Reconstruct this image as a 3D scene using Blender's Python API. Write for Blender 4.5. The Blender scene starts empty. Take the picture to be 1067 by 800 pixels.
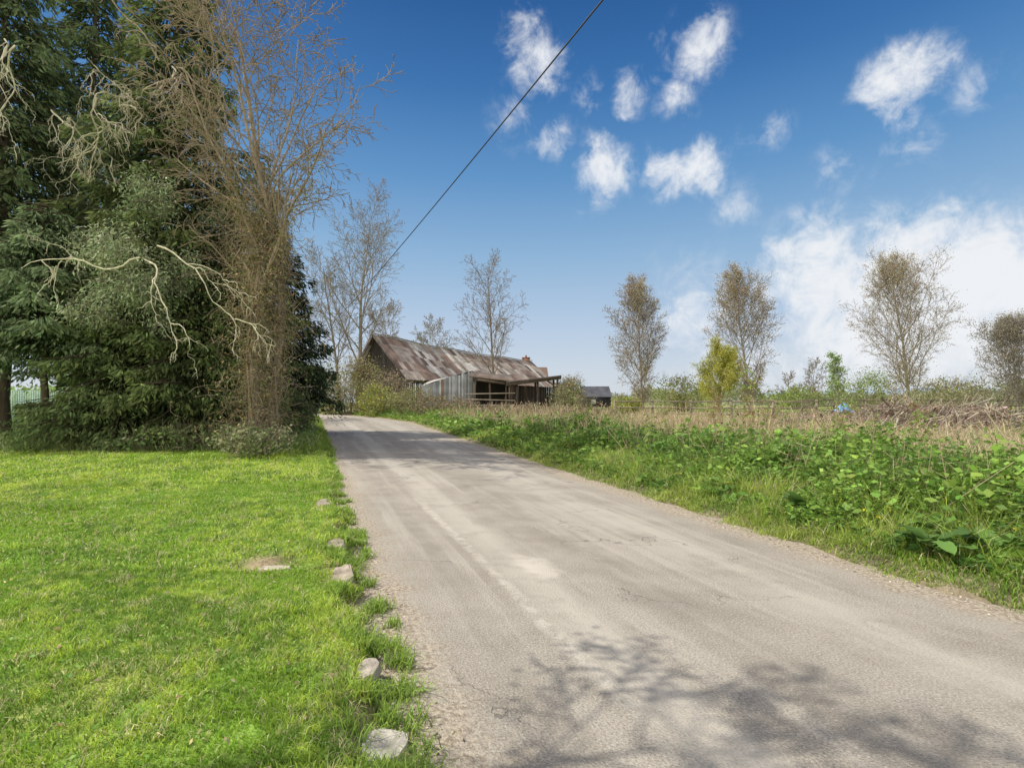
import bpy, bmesh, math, random
import numpy as np
from mathutils import Vector
C = bpy.context.scene.collection
R = math.radians
rs = np.random.default_rng(11)
F, HZ, CH = 533.0, 418.0, 1.6
def gx(px, Y): return (px-533)/F*Y
def gz(py, Y): return CH+(HZ-py)/F*Y

# ---------------------------------------------------------------- noise
def _h(ix, iy, s):
    n = (ix.astype(np.int64)*374761393 + iy.astype(np.int64)*668265263 + s*974634777) & 0x7fffffff
    n = ((n ^ (n >> 13))*1274126177) & 0x7fffffff
    return ((n ^ (n >> 16)) & 0xffff)/65535.0
def vn(x, y, s=0):
    x = np.asarray(x, float); y = np.asarray(y, float)
    ix = np.floor(x); iy = np.floor(y); fx = x-ix; fy = y-iy
    fx = fx*fx*(3-2*fx); fy = fy*fy*(3-2*fy)
    a = _h(ix, iy, s); b = _h(ix+1, iy, s); c = _h(ix, iy+1, s); d = _h(ix+1, iy+1, s)
    return (a*(1-fx)+b*fx)*(1-fy)+(c*(1-fx)+d*fx)*fy
def fbm(x, y, s=0, o=4):
    t = 0; a = .5; m = 0
    for i in range(o):
        t = t+a*vn(np.asarray(x)*2**i, np.asarray(y)*2**i, s+i); m += a; a *= .5
    return t/m
def sm(x, a=0., b=1.):
    t = np.clip((np.asarray(x, float)-a)/(b-a), 0, 1); return t*t*(3-2*t)

# ---------------------------------------------------------------- terrain functions
def XL(y): return np.interp(y, [-12, 0, 50, 58, 68, 80, 100], [5.16, .48, -19, -23.5, -33, -48, -75])
def XR(y): return np.interp(y, [-12, 0, 15, 38.8, 50, 60, 70, 82, 105], [9.3, 5.1, .0, -7.6, -13, -19.5, -29, -43, -72])
def edgew(x, y): return .5*(fbm(x*1.6, y*1.6, 5)-.5)+.26*(fbm(x*6, y*6, 15)-.5)
def H(x, y):
    x = np.asarray(x, float); y = np.asarray(y, float)
    w = edgew(x, y)
    dl = XL(y)-x; dr = x-XR(y)
    a = -.07+.145*sm(dl+.9*w, .0, .22)+.05*(fbm(x*1.3, y*1.3, 2)-.5)*sm(dl, .1, 1)+.02*sm(dl, 1, 3)
    b = -.07+.15*sm(dr+w, -.05, .55)+.18*sm(dr, .8, 4)+.14*(fbm(x*.8, y*.8, 3)-.5)*sm(dr, .3, 2)
    return np.where(dl > -.5, a, np.where(dr > -.6, b, -.07))
def Hs(x, y): return float(H(np.array([x]), np.array([y]))[0])

# ---------------------------------------------------------------- mesh accumulator
class Acc:
    def __init__(s): s.V = []; s.F = []; s.C = []; s.n = 0
    def add(s, V, Fc, col):
        V = np.asarray(V, float).reshape(-1, 3); Fc = np.asarray(Fc, np.int64)
        col = np.asarray(col, float)
        if col.ndim == 1: col = np.tile(col, (len(V), 1))
        s.V.append(V); s.F.append(Fc+s.n); s.C.append(col); s.n += len(V)
    def build(s, name, m, parent=None, origin=(0, 0, 0), smooth=False):
        V = np.concatenate(s.V)-np.asarray(origin, float); Cc = np.concatenate(s.C)
        me = bpy.data.meshes.new(name)
        tot = np.concatenate([np.full(len(f), f.shape[1]) for f in s.F])
        loops = np.concatenate([f.ravel() for f in s.F])
        me.vertices.add(len(V)); me.vertices.foreach_set('co', V.ravel())
        me.loops.add(len(loops)); me.loops.foreach_set('vertex_index', loops.astype(np.int32))
        me.polygons.add(len(tot))
        st = np.concatenate([[0], np.cumsum(tot)[:-1]])
        me.polygons.foreach_set('loop_start', st.astype(np.int32))
        me.polygons.foreach_set('loop_total', tot.astype(np.int32))
        if smooth: me.polygons.foreach_set('use_smooth', np.ones(len(tot), bool))
        me.update(calc_edges=True)
        ca = me.color_attributes.new('Col', 'FLOAT_COLOR', 'POINT')
        c4 = np.ones((len(V), 4)); c4[:, :3] = np.clip(Cc, 0, 1)
        ca.data.foreach_set('color', c4.ravel())
        me.materials.append(m)
        o = bpy.data.objects.new(name, me); C.objects.link(o)
        if parent: o.parent = parent
        else: o.location = origin
        return o
def tag(o, label, cat, group=None, kind=None):
    if label: o['label'] = label
    if cat: o['category'] = cat
    if group: o['group'] = group
    if kind: o['kind'] = kind
    return o
def thing(name, label, cat, loc, group=None):
    o = bpy.data.objects.new(name, None); C.objects.link(o); o.location = loc
    return tag(o, label, cat, group)
def nrm(a): return a/np.maximum(np.linalg.norm(a, axis=-1, keepdims=True), 1e-9)

def add_leaves(acc, P, D, L, W, col, r=rs):
    n = len(P); D = nrm(D); S = nrm(np.cross(D, r.normal(size=(n, 3))))
    L = np.broadcast_to(L, n)[:, None]; W = np.broadcast_to(W, n)[:, None]
    m = P+D*L*.45
    V = np.stack([P, m+S*W*.5, P+D*L, m-S*W*.5], 1).reshape(-1, 3)
    Fc = np.arange(n*4).reshape(n, 4)
    acc.add(V, Fc, np.repeat(np.broadcast_to(col, (n, 3)), 4, 0))
def add_blades(acc, P, h, w, lean, col, r=rs, tipc=1.2, basec=.6):
    n = len(P); a = r.uniform(0, 2*np.pi, n); b = r.uniform(0, 2*np.pi, n)
    S = np.stack([np.cos(a), np.sin(a), np.zeros(n)], 1)*(np.broadcast_to(w, n)[:, None]*.5)
    B = np.stack([np.cos(b), np.sin(b), np.zeros(n)], 1)
    h = np.broadcast_to(h, n)[:, None]; l = np.broadcast_to(lean, n)[:, None]*h
    up = np.array([0, 0, 1.])
    m = P+up*h*.6+B*l*.35; t = P+up*h*np.sqrt(np.maximum(1-.5*(l/h)**2, .15))+B*l
    V = np.stack([P-S, P+S, m+S*.8, m-S*.8, t], 1).reshape(-1, 3)
    i = np.arange(n)[:, None]*5
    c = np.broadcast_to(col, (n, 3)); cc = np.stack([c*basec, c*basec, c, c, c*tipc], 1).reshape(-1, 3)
    base = acc.n
    acc.add(V, i+np.array([[0, 1, 2, 3]]), cc)
    acc.F.append(i+np.array([[3, 2, 4]])+base)
def add_segs(acc, P0, P1, R0, R1, m, col):
    P0 = np.asarray(P0, float); P1 = np.asarray(P1, float); n = len(P0)
    D = nrm(P1-P0); ax = np.where(np.abs(D[:, :1]) < .9, np.array([[1., .13, .05]]), np.array([[0, 1., .1]]))
    U = nrm(np.cross(D, ax)); W = np.cross(D, U)
    th = np.arange(m)*2*np.pi/m
    ring = U[:, None]*np.cos(th)[None, :, None]+W[:, None]*np.sin(th)[None, :, None]
    R0 = np.broadcast_to(R0, n)[:, None, None]; R1 = np.broadcast_to(R1, n)[:, None, None]
    V = np.concatenate([P0[:, None]+ring*R0, P1[:, None]+ring*R1], 1).reshape(-1, 3)
    i = np.arange(n)[:, None]*(2*m); q = []
    for k in range(m):
        k2 = (k+1) % m; q.append(np.concatenate([i+k, i+k2, i+m+k2, i+m+k], 1))
    c = np.asarray(col, float)
    if c.ndim == 2: c = np.repeat(c, 2*m, 0)
    acc.add(V, np.concatenate(q), c)
def add_tube(acc, pts, rad, m, col):
    pts = np.asarray(pts, float); k = len(pts); rad = np.broadcast_to(rad, k)
    T = nrm(np.gradient(pts, axis=0)); ax = np.array([1., .13, .05]) if abs(T[0][0]) < .8 else np.array([0, 1, .1])
    U = nrm(np.cross(T, ax)); W = np.cross(T, U); th = np.arange(m)*2*np.pi/m
    V = pts[:, None]+(U[:, None]*np.cos(th)[None, :, None]+W[:, None]*np.sin(th)[None, :, None])*rad[:, None, None]
    q = [[i*m+j, i*m+(j+1) % m, (i+1)*m+(j+1) % m, (i+1)*m+j] for i in range(k-1) for j in range(m)]
    acc.add(V.reshape(-1, 3), q, col)
def add_box(acc, c, s, col, rz=0., tilt=None):
    v = np.array([[x, y, z] for x in (-.5, .5) for y in (-.5, .5) for z in (-.5, .5)])*np.asarray(s)
    cr, sr = math.cos(rz), math.sin(rz)
    v = np.stack([v[:, 0]*cr-v[:, 1]*sr, v[:, 0]*sr+v[:, 1]*cr, v[:, 2]], 1)+np.asarray(c)
    acc.add(v, [[0, 1, 3, 2], [4, 6, 7, 5], [0, 4, 5, 1], [2, 3, 7, 6], [0, 2, 6, 4], [1, 5, 7, 3]], col)
def add_beam(acc, a, b, w, h, col):
    a = np.asarray(a, float); b = np.asarray(b, float); d = nrm(b-a); s = np.cross(d, [0, 0, 1.])
    if np.linalg.norm(s) < .05: s = np.array([1., 0, 0])
    s = nrm(s)*w/2; u = nrm(np.cross(s, d))*h/2
    v = [p+i*s+j*u for p in (a, b) for i in (-1, 1) for j in (-1, 1)]
    acc.add(v, [[0, 1, 3, 2], [4, 6, 7, 5], [0, 4, 5, 1], [2, 3, 7, 6], [0, 2, 6, 4], [1, 5, 7, 3]], col)

# ---------------------------------------------------------------- materials
def newmat(name):
    m = bpy.data.materials.new(name); m.use_nodes = True; nt = m.node_tree; nt.nodes.clear()
    out = nt.nodes.new('ShaderNodeOutputMaterial'); return m, nt, out
def mat_col(name, rough=.8, nscale=8., namt=.35, bump=.2, bscale=None, trans=0., spec=.3, stretch=(1, 1, 1), bdist=.02):
    m, nt, out = newmat(name); N = nt.nodes.new; L = nt.links.new
    at = N('ShaderNodeAttribute'); at.attribute_name = 'Col'
    src = at.outputs['Color']
    tc = N('ShaderNodeTexCoord'); mp = N('ShaderNodeMapping'); mp.inputs['Scale'].default_value = stretch
    L(tc.outputs['Object'], mp.inputs['Vector'])
    if namt:
        no = N('ShaderNodeTexNoise'); no.inputs['Scale'].default_value = nscale; no.inputs['Detail'].default_value = 5
        L(mp.outputs[0], no.inputs['Vector'])
        mr = N('ShaderNodeMapRange'); mr.inputs[1].default_value = .25; mr.inputs[2].default_value = .75
        mr.inputs[3].default_value = 1-namt; mr.inputs[4].default_value = 1+namt
        L(no.outputs['Fac'], mr.inputs[0])
        mx = N('ShaderNodeVectorMath'); mx.operation = 'SCALE'
        L(src, mx.inputs[0]); L(mr.outputs[0], mx.inputs['Scale']); src = mx.outputs[0]
    if spec > 0:
        b = N('ShaderNodeBsdfPrincipled'); b.inputs['Roughness'].default_value = rough
        b.inputs['Specular IOR Level'].default_value = spec; L(src, b.inputs['Base Color'])
    else:
        b = N('ShaderNodeBsdfDiffuse'); L(src, b.inputs['Color'])
    if bump:
        n2 = N('ShaderNodeTexNoise'); n2.inputs['Scale'].default_value = bscale or nscale*4; n2.inputs['Detail'].default_value = 4
        L(mp.outputs[0], n2.inputs['Vector'])
        bp = N('ShaderNodeBump'); bp.inputs['Strength'].default_value = bump; bp.inputs['Distance'].default_value = bdist
        L(n2.outputs['Fac'], bp.inputs['Height']); L(bp.outputs[0], b.inputs['Normal'])
    if trans:
        t = N('ShaderNodeBsdfTranslucent'); L(src, t.inputs['Color'])
        ms = N('ShaderNodeMixShader'); ms.inputs[0].default_value = trans
        L(b.outputs[0], ms.inputs[1]); L(t.outputs[0], ms.inputs[2]); L(ms.outputs[0], out.inputs[0])
    else: L(b.outputs[0], out.inputs[0])
    return m
M_grass = mat_col('grass_blades', .55, 1.2, 0, 0, trans=.45, spec=.25)
M_leaf = mat_col('leaves', .55, 2.0, 0, 0, trans=.35, spec=.3)
M_conif = mat_col('conifer_needles', .7, .6, 0, 0, trans=.25, spec=0)
M_bark = mat_col('bark', .9, 9, .45, .9, 30, stretch=(1, 1, .25))
M_twig = mat_col('twigs', .85, 3, 0, 0, trans=.15, spec=0)
M_dry = mat_col('dry_stems', .8, 2, 0, 0, trans=.3, spec=0)
M_wood = mat_col('weathered_wood', .85, 3, .35, .5, 20, stretch=(1, 1, .3))
M_metal = mat_col('corrugated_iron', .65, .9, .5, .3, 6, spec=.3)
M_stone = mat_col('stone', .9, 7, .35, .8, 40)
M_ground = mat_col('soil_and_turf', .95, 3.5, .5, .9, 26, spec=.1, bdist=.05)
M_brick = mat_col('brick', .9, 4, .3, .3, 12)
M_tarp = mat_col('plastic_sheet', .4, 3, .2, .6, 5)
M_wire = mat_col('black_cable', .6, 3, .1, 0)

# ---------------------------------------------------------------- world
sunel = R(50)
trav = Vector((1.0, -.16, 0)).normalized()
w = bpy.data.worlds.new('World'); bpy.context.scene.world = w; w.use_nodes = True
nt = w.node_tree; nt.nodes.clear(); N = nt.nodes.new; L = nt.links.new
out = N('ShaderNodeOutputWorld'); bg = N('ShaderNodeBackground'); bg.inputs['Strength'].default_value = .1
L(bg.outputs[0], out.inputs[0])
sky = N('ShaderNodeTexSky'); sky.sky_type = 'NISHITA'; sky.sun_disc = False
sky.sun_elevation = sunel; sky.sun_rotation = R(-81); sky.air_density = 1.0; sky.dust_density = .6; sky.ozone_density = 2
tc = N('ShaderNodeTexCoord'); sx = N('ShaderNodeSeparateXYZ'); L(tc.outputs['Generated'], sx.inputs[0])
cr = N('ShaderNodeValToRGB'); L(sx.outputs['Z'], cr.inputs[0])
def lin(c): return tuple((v/255/12.92 if v/255 < .04045 else ((v/255+.055)/1.055)**2.4) for v in c)
stops = [(0, (214, 220, 228)), (.06, (206, 217, 230)), (.15, (184, 205, 229)), (.27, (146, 184, 219)), (.40, (98, 151, 203)), (.52, (58, 116, 178)), (.63, (34, 89, 152)), (.85, (26, 76, 140))]
e = cr.color_ramp.elements
for i, (p, c) in enumerate(stops):
    el = e[i] if i < 2 else e.new(p)
    el.position = p; el.color = (*lin(c), 1)
sc = N('ShaderNodeVectorMath'); sc.operation = 'SCALE'; sc.inputs['Scale'].default_value = 10; L(cr.outputs[0], sc.inputs[0])
mix = N('ShaderNodeMixRGB'); mix.inputs[0].default_value = .9; L(sky.outputs[0], mix.inputs[1]); L(sc.outputs[0], mix.inputs[2])
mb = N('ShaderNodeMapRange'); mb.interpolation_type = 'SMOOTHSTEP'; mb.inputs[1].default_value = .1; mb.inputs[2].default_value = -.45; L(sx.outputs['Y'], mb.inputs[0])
mixb = N('ShaderNodeMixRGB'); mixb.inputs[2].default_value = (13.6, 13.0, 12.4, 1); L(mb.outputs[0], mixb.inputs[0]); L(mix.outputs[0], mixb.inputs[1])  # unseen sky behind the camera, brightened to whitish to add fill light
n1 = N('ShaderNodeTexNoise'); n1.inputs['Scale'].default_value = 9; n1.inputs['Detail'].default_value = 5; n1.inputs['Roughness'].default_value = .6
L(tc.outputs['Generated'], n1.inputs['Vector'])
n2 = N('ShaderNodeTexNoise'); n2.inputs['Scale'].default_value = 18; n2.inputs['Detail'].default_value = 10; n2.inputs['Roughness'].default_value = .64
n2.inputs['Distortion'].default_value = .35
L(tc.outputs['Generated'], n2.inputs['Vector'])
sub = N('ShaderNodeVectorMath'); sub.operation = 'SUBTRACT'; sub.inputs[1].default_value = (.5, .5, .5); L(n1.outputs['Color'], sub.inputs[0])
ssc = N('ShaderNodeVectorMath'); ssc.operation = 'SCALE'; ssc.inputs['Scale'].default_value = .075; L(sub.outputs[0], ssc.inputs[0])
ad = N('ShaderNodeVectorMath'); ad.operation = 'ADD'; L(tc.outputs['Generated'], ad.inputs[0]); L(ssc.outputs[0], ad.inputs[1])
puffs = [(542, 40, 34, .6), (562, 66, 38, .75), (572, 147, 34, .55), (540, 122, 36, .33), (612, 98, 26, .4), (655, 103, 32, .62), (628, 148, 30, .5), (630, 180, 38, .85), (620, 200, 28, .55),
         (690, 62, 32, .42), (728, 52, 42, .8), (712, 100, 30, .45), (692, 182, 36, .68), (732, 174, 38, .76), (935, 82, 48, .9), (962, 70, 34, .62), (932, 115, 34, .65), (1012, 92, 44, .3), (945, 155, 42, .36),
         (802, 138, 30, .34), (850, 235, 42, .48), (870, 180, 30, .3), (720, 330, 70, .5), (820, 285, 55, .95), (860, 300, 80, 1.2), (930, 300, 90, 1.35), (1010, 285, 85, 1.4), (1065, 300, 85, 1.35), (980, 345, 100, 1.2), (880, 350, 100, 1.05), (1060, 360, 100, 1.15), (765, 215, 34, .36), (760, 370, 110, .5)]
prev = None
for px, py, rr, st in puffs:
    c = Vector(((px-533)/F, 1, (HZ-py)/F)); ln = c.length; c.normalize()
    d = N('ShaderNodeVectorMath'); d.operation = 'DISTANCE'; d.inputs[1].default_value = c; L(ad.outputs[0], d.inputs[0])
    mr = N('ShaderNodeMapRange'); mr.interpolation_type = 'SMOOTHSTEP'
    mr.inputs[1].default_value = 0; mr.inputs[2].default_value = 1.2*rr/F/ln; mr.inputs[3].default_value = st; mr.inputs[4].default_value = 0
    L(d.outputs['Value'], mr.inputs[0])
    if prev is None: prev = mr.outputs[0]
    else:
        mm = N('ShaderNodeMath'); mm.operation = 'MAXIMUM'; L(prev, mm.inputs[0]); L(mr.outputs[0], mm.inputs[1]); prev = mm.outputs[0]
nz = N('ShaderNodeMath'); nz.operation = 'MULTIPLY_ADD'; nz.inputs[1].default_value = 2.8; nz.inputs[2].default_value = -1.44; L(n2.outputs['Fac'], nz.inputs[0])
sm1 = N('ShaderNodeMath'); sm1.operation = 'ADD'; L(prev, sm1.inputs[0]); L(nz.outputs[0], sm1.inputs[1])
den = N('ShaderNodeMapRange'); den.interpolation_type = 'SMOOTHSTEP'; den.inputs[1].default_value = -.05; den.inputs[2].default_value = 1.15
den.inputs[3].default_value = 0; den.inputs[4].default_value = .96
L(sm1.outputs[0], den.inputs[0])
dm = N('ShaderNodeMath'); dm.operation = 'MULTIPLY'; L(den.outputs[0], dm.inputs[0])
gr = N('ShaderNodeMapRange'); gr.inputs[1].default_value = 0; gr.inputs[2].default_value = .4; L(prev, gr.inputs[0]); L(gr.outputs[0], dm.inputs[1])
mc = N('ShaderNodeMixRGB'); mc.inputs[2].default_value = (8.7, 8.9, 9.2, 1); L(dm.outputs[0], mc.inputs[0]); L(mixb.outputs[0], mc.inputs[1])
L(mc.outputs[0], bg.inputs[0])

sd = bpy.data.lights.new('sun', 'SUN'); sd.energy = 5.0; sd.angle = R(.4); sd.color = (1, .94, .82)
so = bpy.data.objects.new('sun', sd); C.objects.link(so)
dv = Vector((trav.x*math.cos(sunel), trav.y*math.cos(sunel), -math.sin(sunel)))
so.rotation_euler = dv.to_track_quat('-Z', 'Y').to_euler()

cd = bpy.data.cameras.new('camera'); cam = bpy.data.objects.new('camera', cd); C.objects.link(cam)
cd.lens = 18; cd.sensor_width = 36; cd.clip_end = 5000; cd.shift_y = 18/1067
cam.location = (0, 0, CH); cam.rotation_euler = (R(90), 0, 0)
bpy.context.scene.camera = cam
bpy.context.scene.view_settings.view_transform = 'Standard'

# ---------------------------------------------------------------- ground
def rows():
    y = -12.; r = []
    while y < 3000:
        r.append(y)
        y += .08 if 1.4 < y < 7 else (.14 if 0 < y < 12 else (.3 if y < 25 and y > 0 else (1 if y < 60 else max(1, abs(y)*.03))))
    return np.array(r)
YR = rows()
dd = [0, .04, .08, .12, .16, .2, .25, .3, .35, .4, .45, .5, .56, .63, .7, .78, .86, .94]
x = 1.02
while x < 2500: dd.append(x); x += .14 if x < 7 else (.5 if x < 16 else x*.06)
dd = np.array(dd)
A = Acc()
Yg = YR[:, None]
XX = np.concatenate([XL(Yg)-dd[::-1][None]+.3, XR(Yg)-.3+dd[None]], 1); YY = np.broadcast_to(Yg, XX.shape)
ZZ = H(XX, YY)
dl = XL(YY)-XX; dr = XX-XR(YY)
n = fbm(XX*.9, YY*.9, 21); nb = fbm(XX*.12, YY*.12, 31); nf = fbm(XX*5, YY*5, 41)
def mixc(a, b, t): t = np.asarray(t)[..., None]; return np.asarray(a)*(1-t)+np.asarray(b)*t
lawn = mixc((.18, .29, .05), (.30, .34, .10), sm(n, .5, .75))
lawn = mixc(lawn, (.25, .20, .135), sm(edgew(XX, YY)*-1.2+.32-dl, -.05, .15)*.9)
lawn = mixc(lawn, (.28, .21, .14), np.exp(-((XX+2.35)**2/.07+(YY-4.85)**2/.10)))
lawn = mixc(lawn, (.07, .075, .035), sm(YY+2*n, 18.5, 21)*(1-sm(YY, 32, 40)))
fld = mixc((.09, .12, .03), (.36, .33, .19), sm(dr+3*(n-.5), 2.8, 5))
fld = mixc(fld, (.24, .29, .09), sm(dr+8*(nb-.5), 9, 15)*sm(nb, .3, .6))
fld = mixc((.25, .21, .14), fld, sm(dr, .15, .6))
far = mixc((.25, .28, .11), (.2, .24, .15), sm(YY, 100, 400))
fld = mixc(fld, far, sm(YY, 50, 120)); lawn = mixc(lawn, far, sm(YY, 40, 100))
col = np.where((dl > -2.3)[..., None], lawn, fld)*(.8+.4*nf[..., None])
nr, nc = XX.shape
idx = np.arange(nr*nc).reshape(nr, nc)
q = np.stack([idx[:-1, :-1], idx[:-1, 1:], idx[1:, 1:], idx[1:, :-1]], -1).reshape(-1, 4)
A.add(np.stack([XX, YY, ZZ], -1).reshape(-1, 3), q, col.reshape(-1, 3))
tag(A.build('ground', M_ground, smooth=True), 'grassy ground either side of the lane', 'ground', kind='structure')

# ---------------------------------------------------------------- road
yr = np.concatenate([np.arange(-12, 25, .3), np.arange(25, 104, 1.)])
fr = np.linspace(-.07, 1.07, 25)
YY = np.broadcast_to(yr[:, None], (len(yr), 25)); XX = XL(YY)+(XR(YY)-XL(YY))*fr[None]
ZZ = .035*(1-(2*fr[None]-1)**2)+.012*(fbm(XX*.7, YY*.7, 44)-.5)-.02
A = Acc(); idx = np.arange(XX.size).reshape(XX.shape)
q = np.stack([idx[:-1, :-1], idx[:-1, 1:], idx[1:, 1:], idx[1:, :-1]], -1).reshape(-1, 4)
A.add(np.stack([XX, YY, ZZ], -1).reshape(-1, 3), q, (.2, .2, .2))
m, nt, out = newmat('worn_asphalt'); N = nt.nodes.new; L = nt.links.new
road = A.build('road', m, smooth=True); tag(road, 'worn grey asphalt country lane', 'road', kind='structure')
uv = road.data.uv_layers.new(name='UVMap')
vi = np.zeros(len(road.data.loops), np.int32); road.data.loops.foreach_get('vertex_index', vi)
UU = np.stack([np.broadcast_to(fr[None]*4.7, XX.shape), YY*1.07], -1).reshape(-1, 2)
uv.data.foreach_set('uv', UU[vi].ravel())
uvn = N('ShaderNodeUVMap'); uvn.uv_map = 'UVMap'
def mapn(s):
    k = N('ShaderNodeMapping'); k.inputs['Scale'].default_value = s; L(uvn.outputs[0], k.inputs[0]); return k.outputs[0]
def noise(v, s, d=4, r=.55):
    k = N('ShaderNodeTexNoise'); k.inputs['Scale'].default_value = s; k.inputs['Detail'].default_value = d; k.inputs['Roughness'].default_value = r
    L(v, k.inputs['Vector']); return k.outputs['Fac']
def mrg(i, a, b, c, d):
    k = N('ShaderNodeMapRange'); k.interpolation_type = 'SMOOTHSTEP'
    for j, v_ in enumerate((a, b, c, d)): k.inputs[j+1].default_value = v_
    L(i, k.inputs[0]); return k.outputs[0]
def mth(op, a, b=None, c=None):
    k = N('ShaderNodeMath'); k.operation = op
    for j, v_ in enumerate((a, b, c)):
        if v_ is None: continue
        if isinstance(v_, (int, float)): k.inputs[j].default_value = v_
        else: L(v_, k.inputs[j])
    return k.outputs[0]
def mixn(f, a, b):
    k = N('ShaderNodeMixRGB')
    if isinstance(f, float): k.inputs[0].default_value = f
    else: L(f, k.inputs[0])
    for j, v_ in ((1, a), (2, b)):
        if isinstance(v_, tuple): k.inputs[j].default_value = (*v_, 1)
        else: L(v_, k.inputs[j])
    return k.outputs[0]
v1 = mapn((1, 1, 1)); vs = mapn((1, .06, 1)); vs2 = mapn((1, .25, 1))
sep = N('ShaderNodeSeparateXYZ'); L(uvn.outputs[0], sep.inputs[0]); U = sep.outputs[0]; Vv = sep.outputs[1]
c = mixn(mrg(noise(v1, 1.3, 7, .7), .32, .68, 0, 1), (.28, .25, .21), (.375, .34, .29))
c = mixn(mth('MULTIPLY', mrg(noise(vs, 3.6, 5, .6), .47, .66, 0, 1), .6), c, (.47, .43, .37))
c = mixn(mth('MULTIPLY', mrg(noise(vs2, 2.0, 6, .7), .55, .75, 0, 1), .6), c, (.225, .205, .175))
gr_ = noise(v1, 75, 4, .82); vor = N('ShaderNodeTexVoronoi'); vor.inputs['Scale'].default_value = 80; L(v1, vor.inputs['Vector'])
c = mixn(mrg(gr_, .52, .63, 0, .65), c, (.61, .565, .49))
c = mixn(mrg(gr_, .48, .38, 0, .72), c, (.125, .11, .095))
def line(u0, wd, st, sd_, lo=.36, hi=.6):
    a = mth('ABSOLUTE', mth('SUBTRACT', mth('ADD', U, mth('MULTIPLY', mth('SUBTRACT', noise(vs2, 1.2, 3), .5), .12)), u0))
    return mth('MULTIPLY', mth('MULTIPLY', mrg(a, wd*.2, wd, 1, 0), mrg(noise(v1, sd_, 6, .7), lo, hi, .1, 1)), st)
seg = mth('MULTIPLY', mrg(Vv, 2.2, 3.2, 0, 1), mrg(Vv, 7.5, 10.5, 1, 0))
c = mixn(mth('MULTIPLY', line(1.16, .09, .5, 7., .42, .6), seg), c, (.62, .575, .50))
c = mixn(line(1.42, .34, .45, 2., .3, .52), c, (.53, .49, .425))
c = mixn(line(3.35, .5, .4, 1.3, .3, .52), c, (.50, .46, .40))
c = mixn(line(2.3, .35, .36, 1.7), c, (.20, .18, .15))
c = mixn(line(.75, .2, .3, 1.7), c, (.21, .19, .16))
pu = mth('SUBTRACT', U, 1.62); pv = mth('MULTIPLY', mth('SUBTRACT', Vv, 5.25), .45)
pd = mth('SQRT', mth('ADD', mth('MULTIPLY', pu, pu), mth('MULTIPLY', pv, pv)))
pd = mth('ADD', pd, mth('MULTIPLY', mth('SUBTRACT', noise(v1, 7, 5), .5), .3))
c = mixn(mrg(pd, .05, .24, .6, 0), c, (.62, .57, .50))
vc = N('ShaderNodeTexVoronoi'); vc.feature = 'DISTANCE_TO_EDGE'; vc.inputs['Scale'].default_value = .8
dist = N('ShaderNodeVectorMath'); dist.operation = 'ADD'; L(v1, dist.inputs[0])
nn = N('ShaderNodeTexNoise'); nn.inputs['Scale'].default_value = 2.5; nn.inputs['Detail'].default_value = 6; L(v1, nn.inputs['Vector']); L(nn.outputs['Color'], dist.inputs[1]); L(dist.outputs[0], vc.inputs['Vector'])
crk = mth('MULTIPLY', mrg(vc.outputs['Distance'], .002, .010, 1, 0), mrg(noise(v1, .5, 2), .5, .62, 0, .6))
c = mixn(crk, c, (.09, .08, .07))
ed = mth('MINIMUM', U, mth('SUBTRACT', 4.7, U))
ed = mth('ADD', ed, mth('MULTIPLY', mth('SUBTRACT', noise(v1, 2.6, 6, .75), .5), 1.1))
c = mixn(mrg(ed, .08, .5, .9, 0), c, mixn(mrg(noise(v1, 30, 4, .8), .4, .6, 0, 1), (.20, .155, .11), (.52, .45, .355)))
b = N('ShaderNodeBsdfPrincipled'); b.inputs['Roughness'].default_value = .9; b.inputs['Specular IOR Level'].default_value = .2
L(c, b.inputs['Base Color'])
hh = mth('ADD', mth('MULTIPLY', vor.outputs['Distance'], .5), mth('ADD', gr_, mth('MULTIPLY', crk, -1.5)))
bp = N('ShaderNodeBump'); bp.inputs['Strength'].default_value = .65; bp.inputs['Distance'].default_value = .012; L(hh, bp.inputs['Height']); L(bp.outputs[0], b.inputs['Normal'])
L(b.outputs[0], out.inputs[0])

# ---------------------------------------------------------------- edge stones
STN = []
def stone(px, py, sx_, sy_, sz_, rz, label, seed, colr=(.40, .36, .30)):
    Y = F*CH/(py-HZ); X = gx(px, Y); STN.append((X, Y, max(sx_, sy_)*1.0, min(sx_, sy_)*1.0, rz if sy_ > sx_ else rz+math.pi/2))
    bm = bmesh.new(); bmesh.ops.create_icosphere(bm, subdivisions=4, radius=1)
    V = np.array([v.co[:] for v in bm.verts]); Fc = np.array([[v.index for v in f.verts] for f in bm.faces]); bm.free()
    rd = np.random.default_rng(seed)
    for _ in range(9):
        a_ = rd.uniform(0, 6.28); nn_ = np.array([math.cos(a_), math.sin(a_), rd.uniform(-.1, .25)]); nn_ /= np.linalg.norm(nn_); dd_ = rd.uniform(.6, .88)
        ex = np.maximum(V@nn_-dd_, 0); V = V-ex[:, None]*nn_
    V[:, 2] = np.clip(V[:, 2], -.6, .42+.2*V[:, 0]*rd.uniform(-1, 1)); V[:, 2] += .3*(fbm(V[:, 0]*3+9, V[:, 1]*3, seed)-.5)
    V *= np.array([sx_, sy_, sz_*.5])*1.3; a = rz
    V = np.stack([V[:, 0]*math.cos(a)-V[:, 1]*math.sin(a), V[:, 0]*math.sin(a)+V[:, 1]*math.cos(a), V[:, 2]], 1)
    A = Acc(); A.add(V, Fc, np.array(colr)*(1+.9*(fbm(V[:, 0]*25, V[:, 1]*25, seed)[:, None]-.5))); z = max(Hs(X, Y), .0)
    o = A.build('edge_stone', M_stone); o.location = (X, Y, z+.003)
    tag(o, label, 'stone', 'stones set along the lawn edge')
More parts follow.
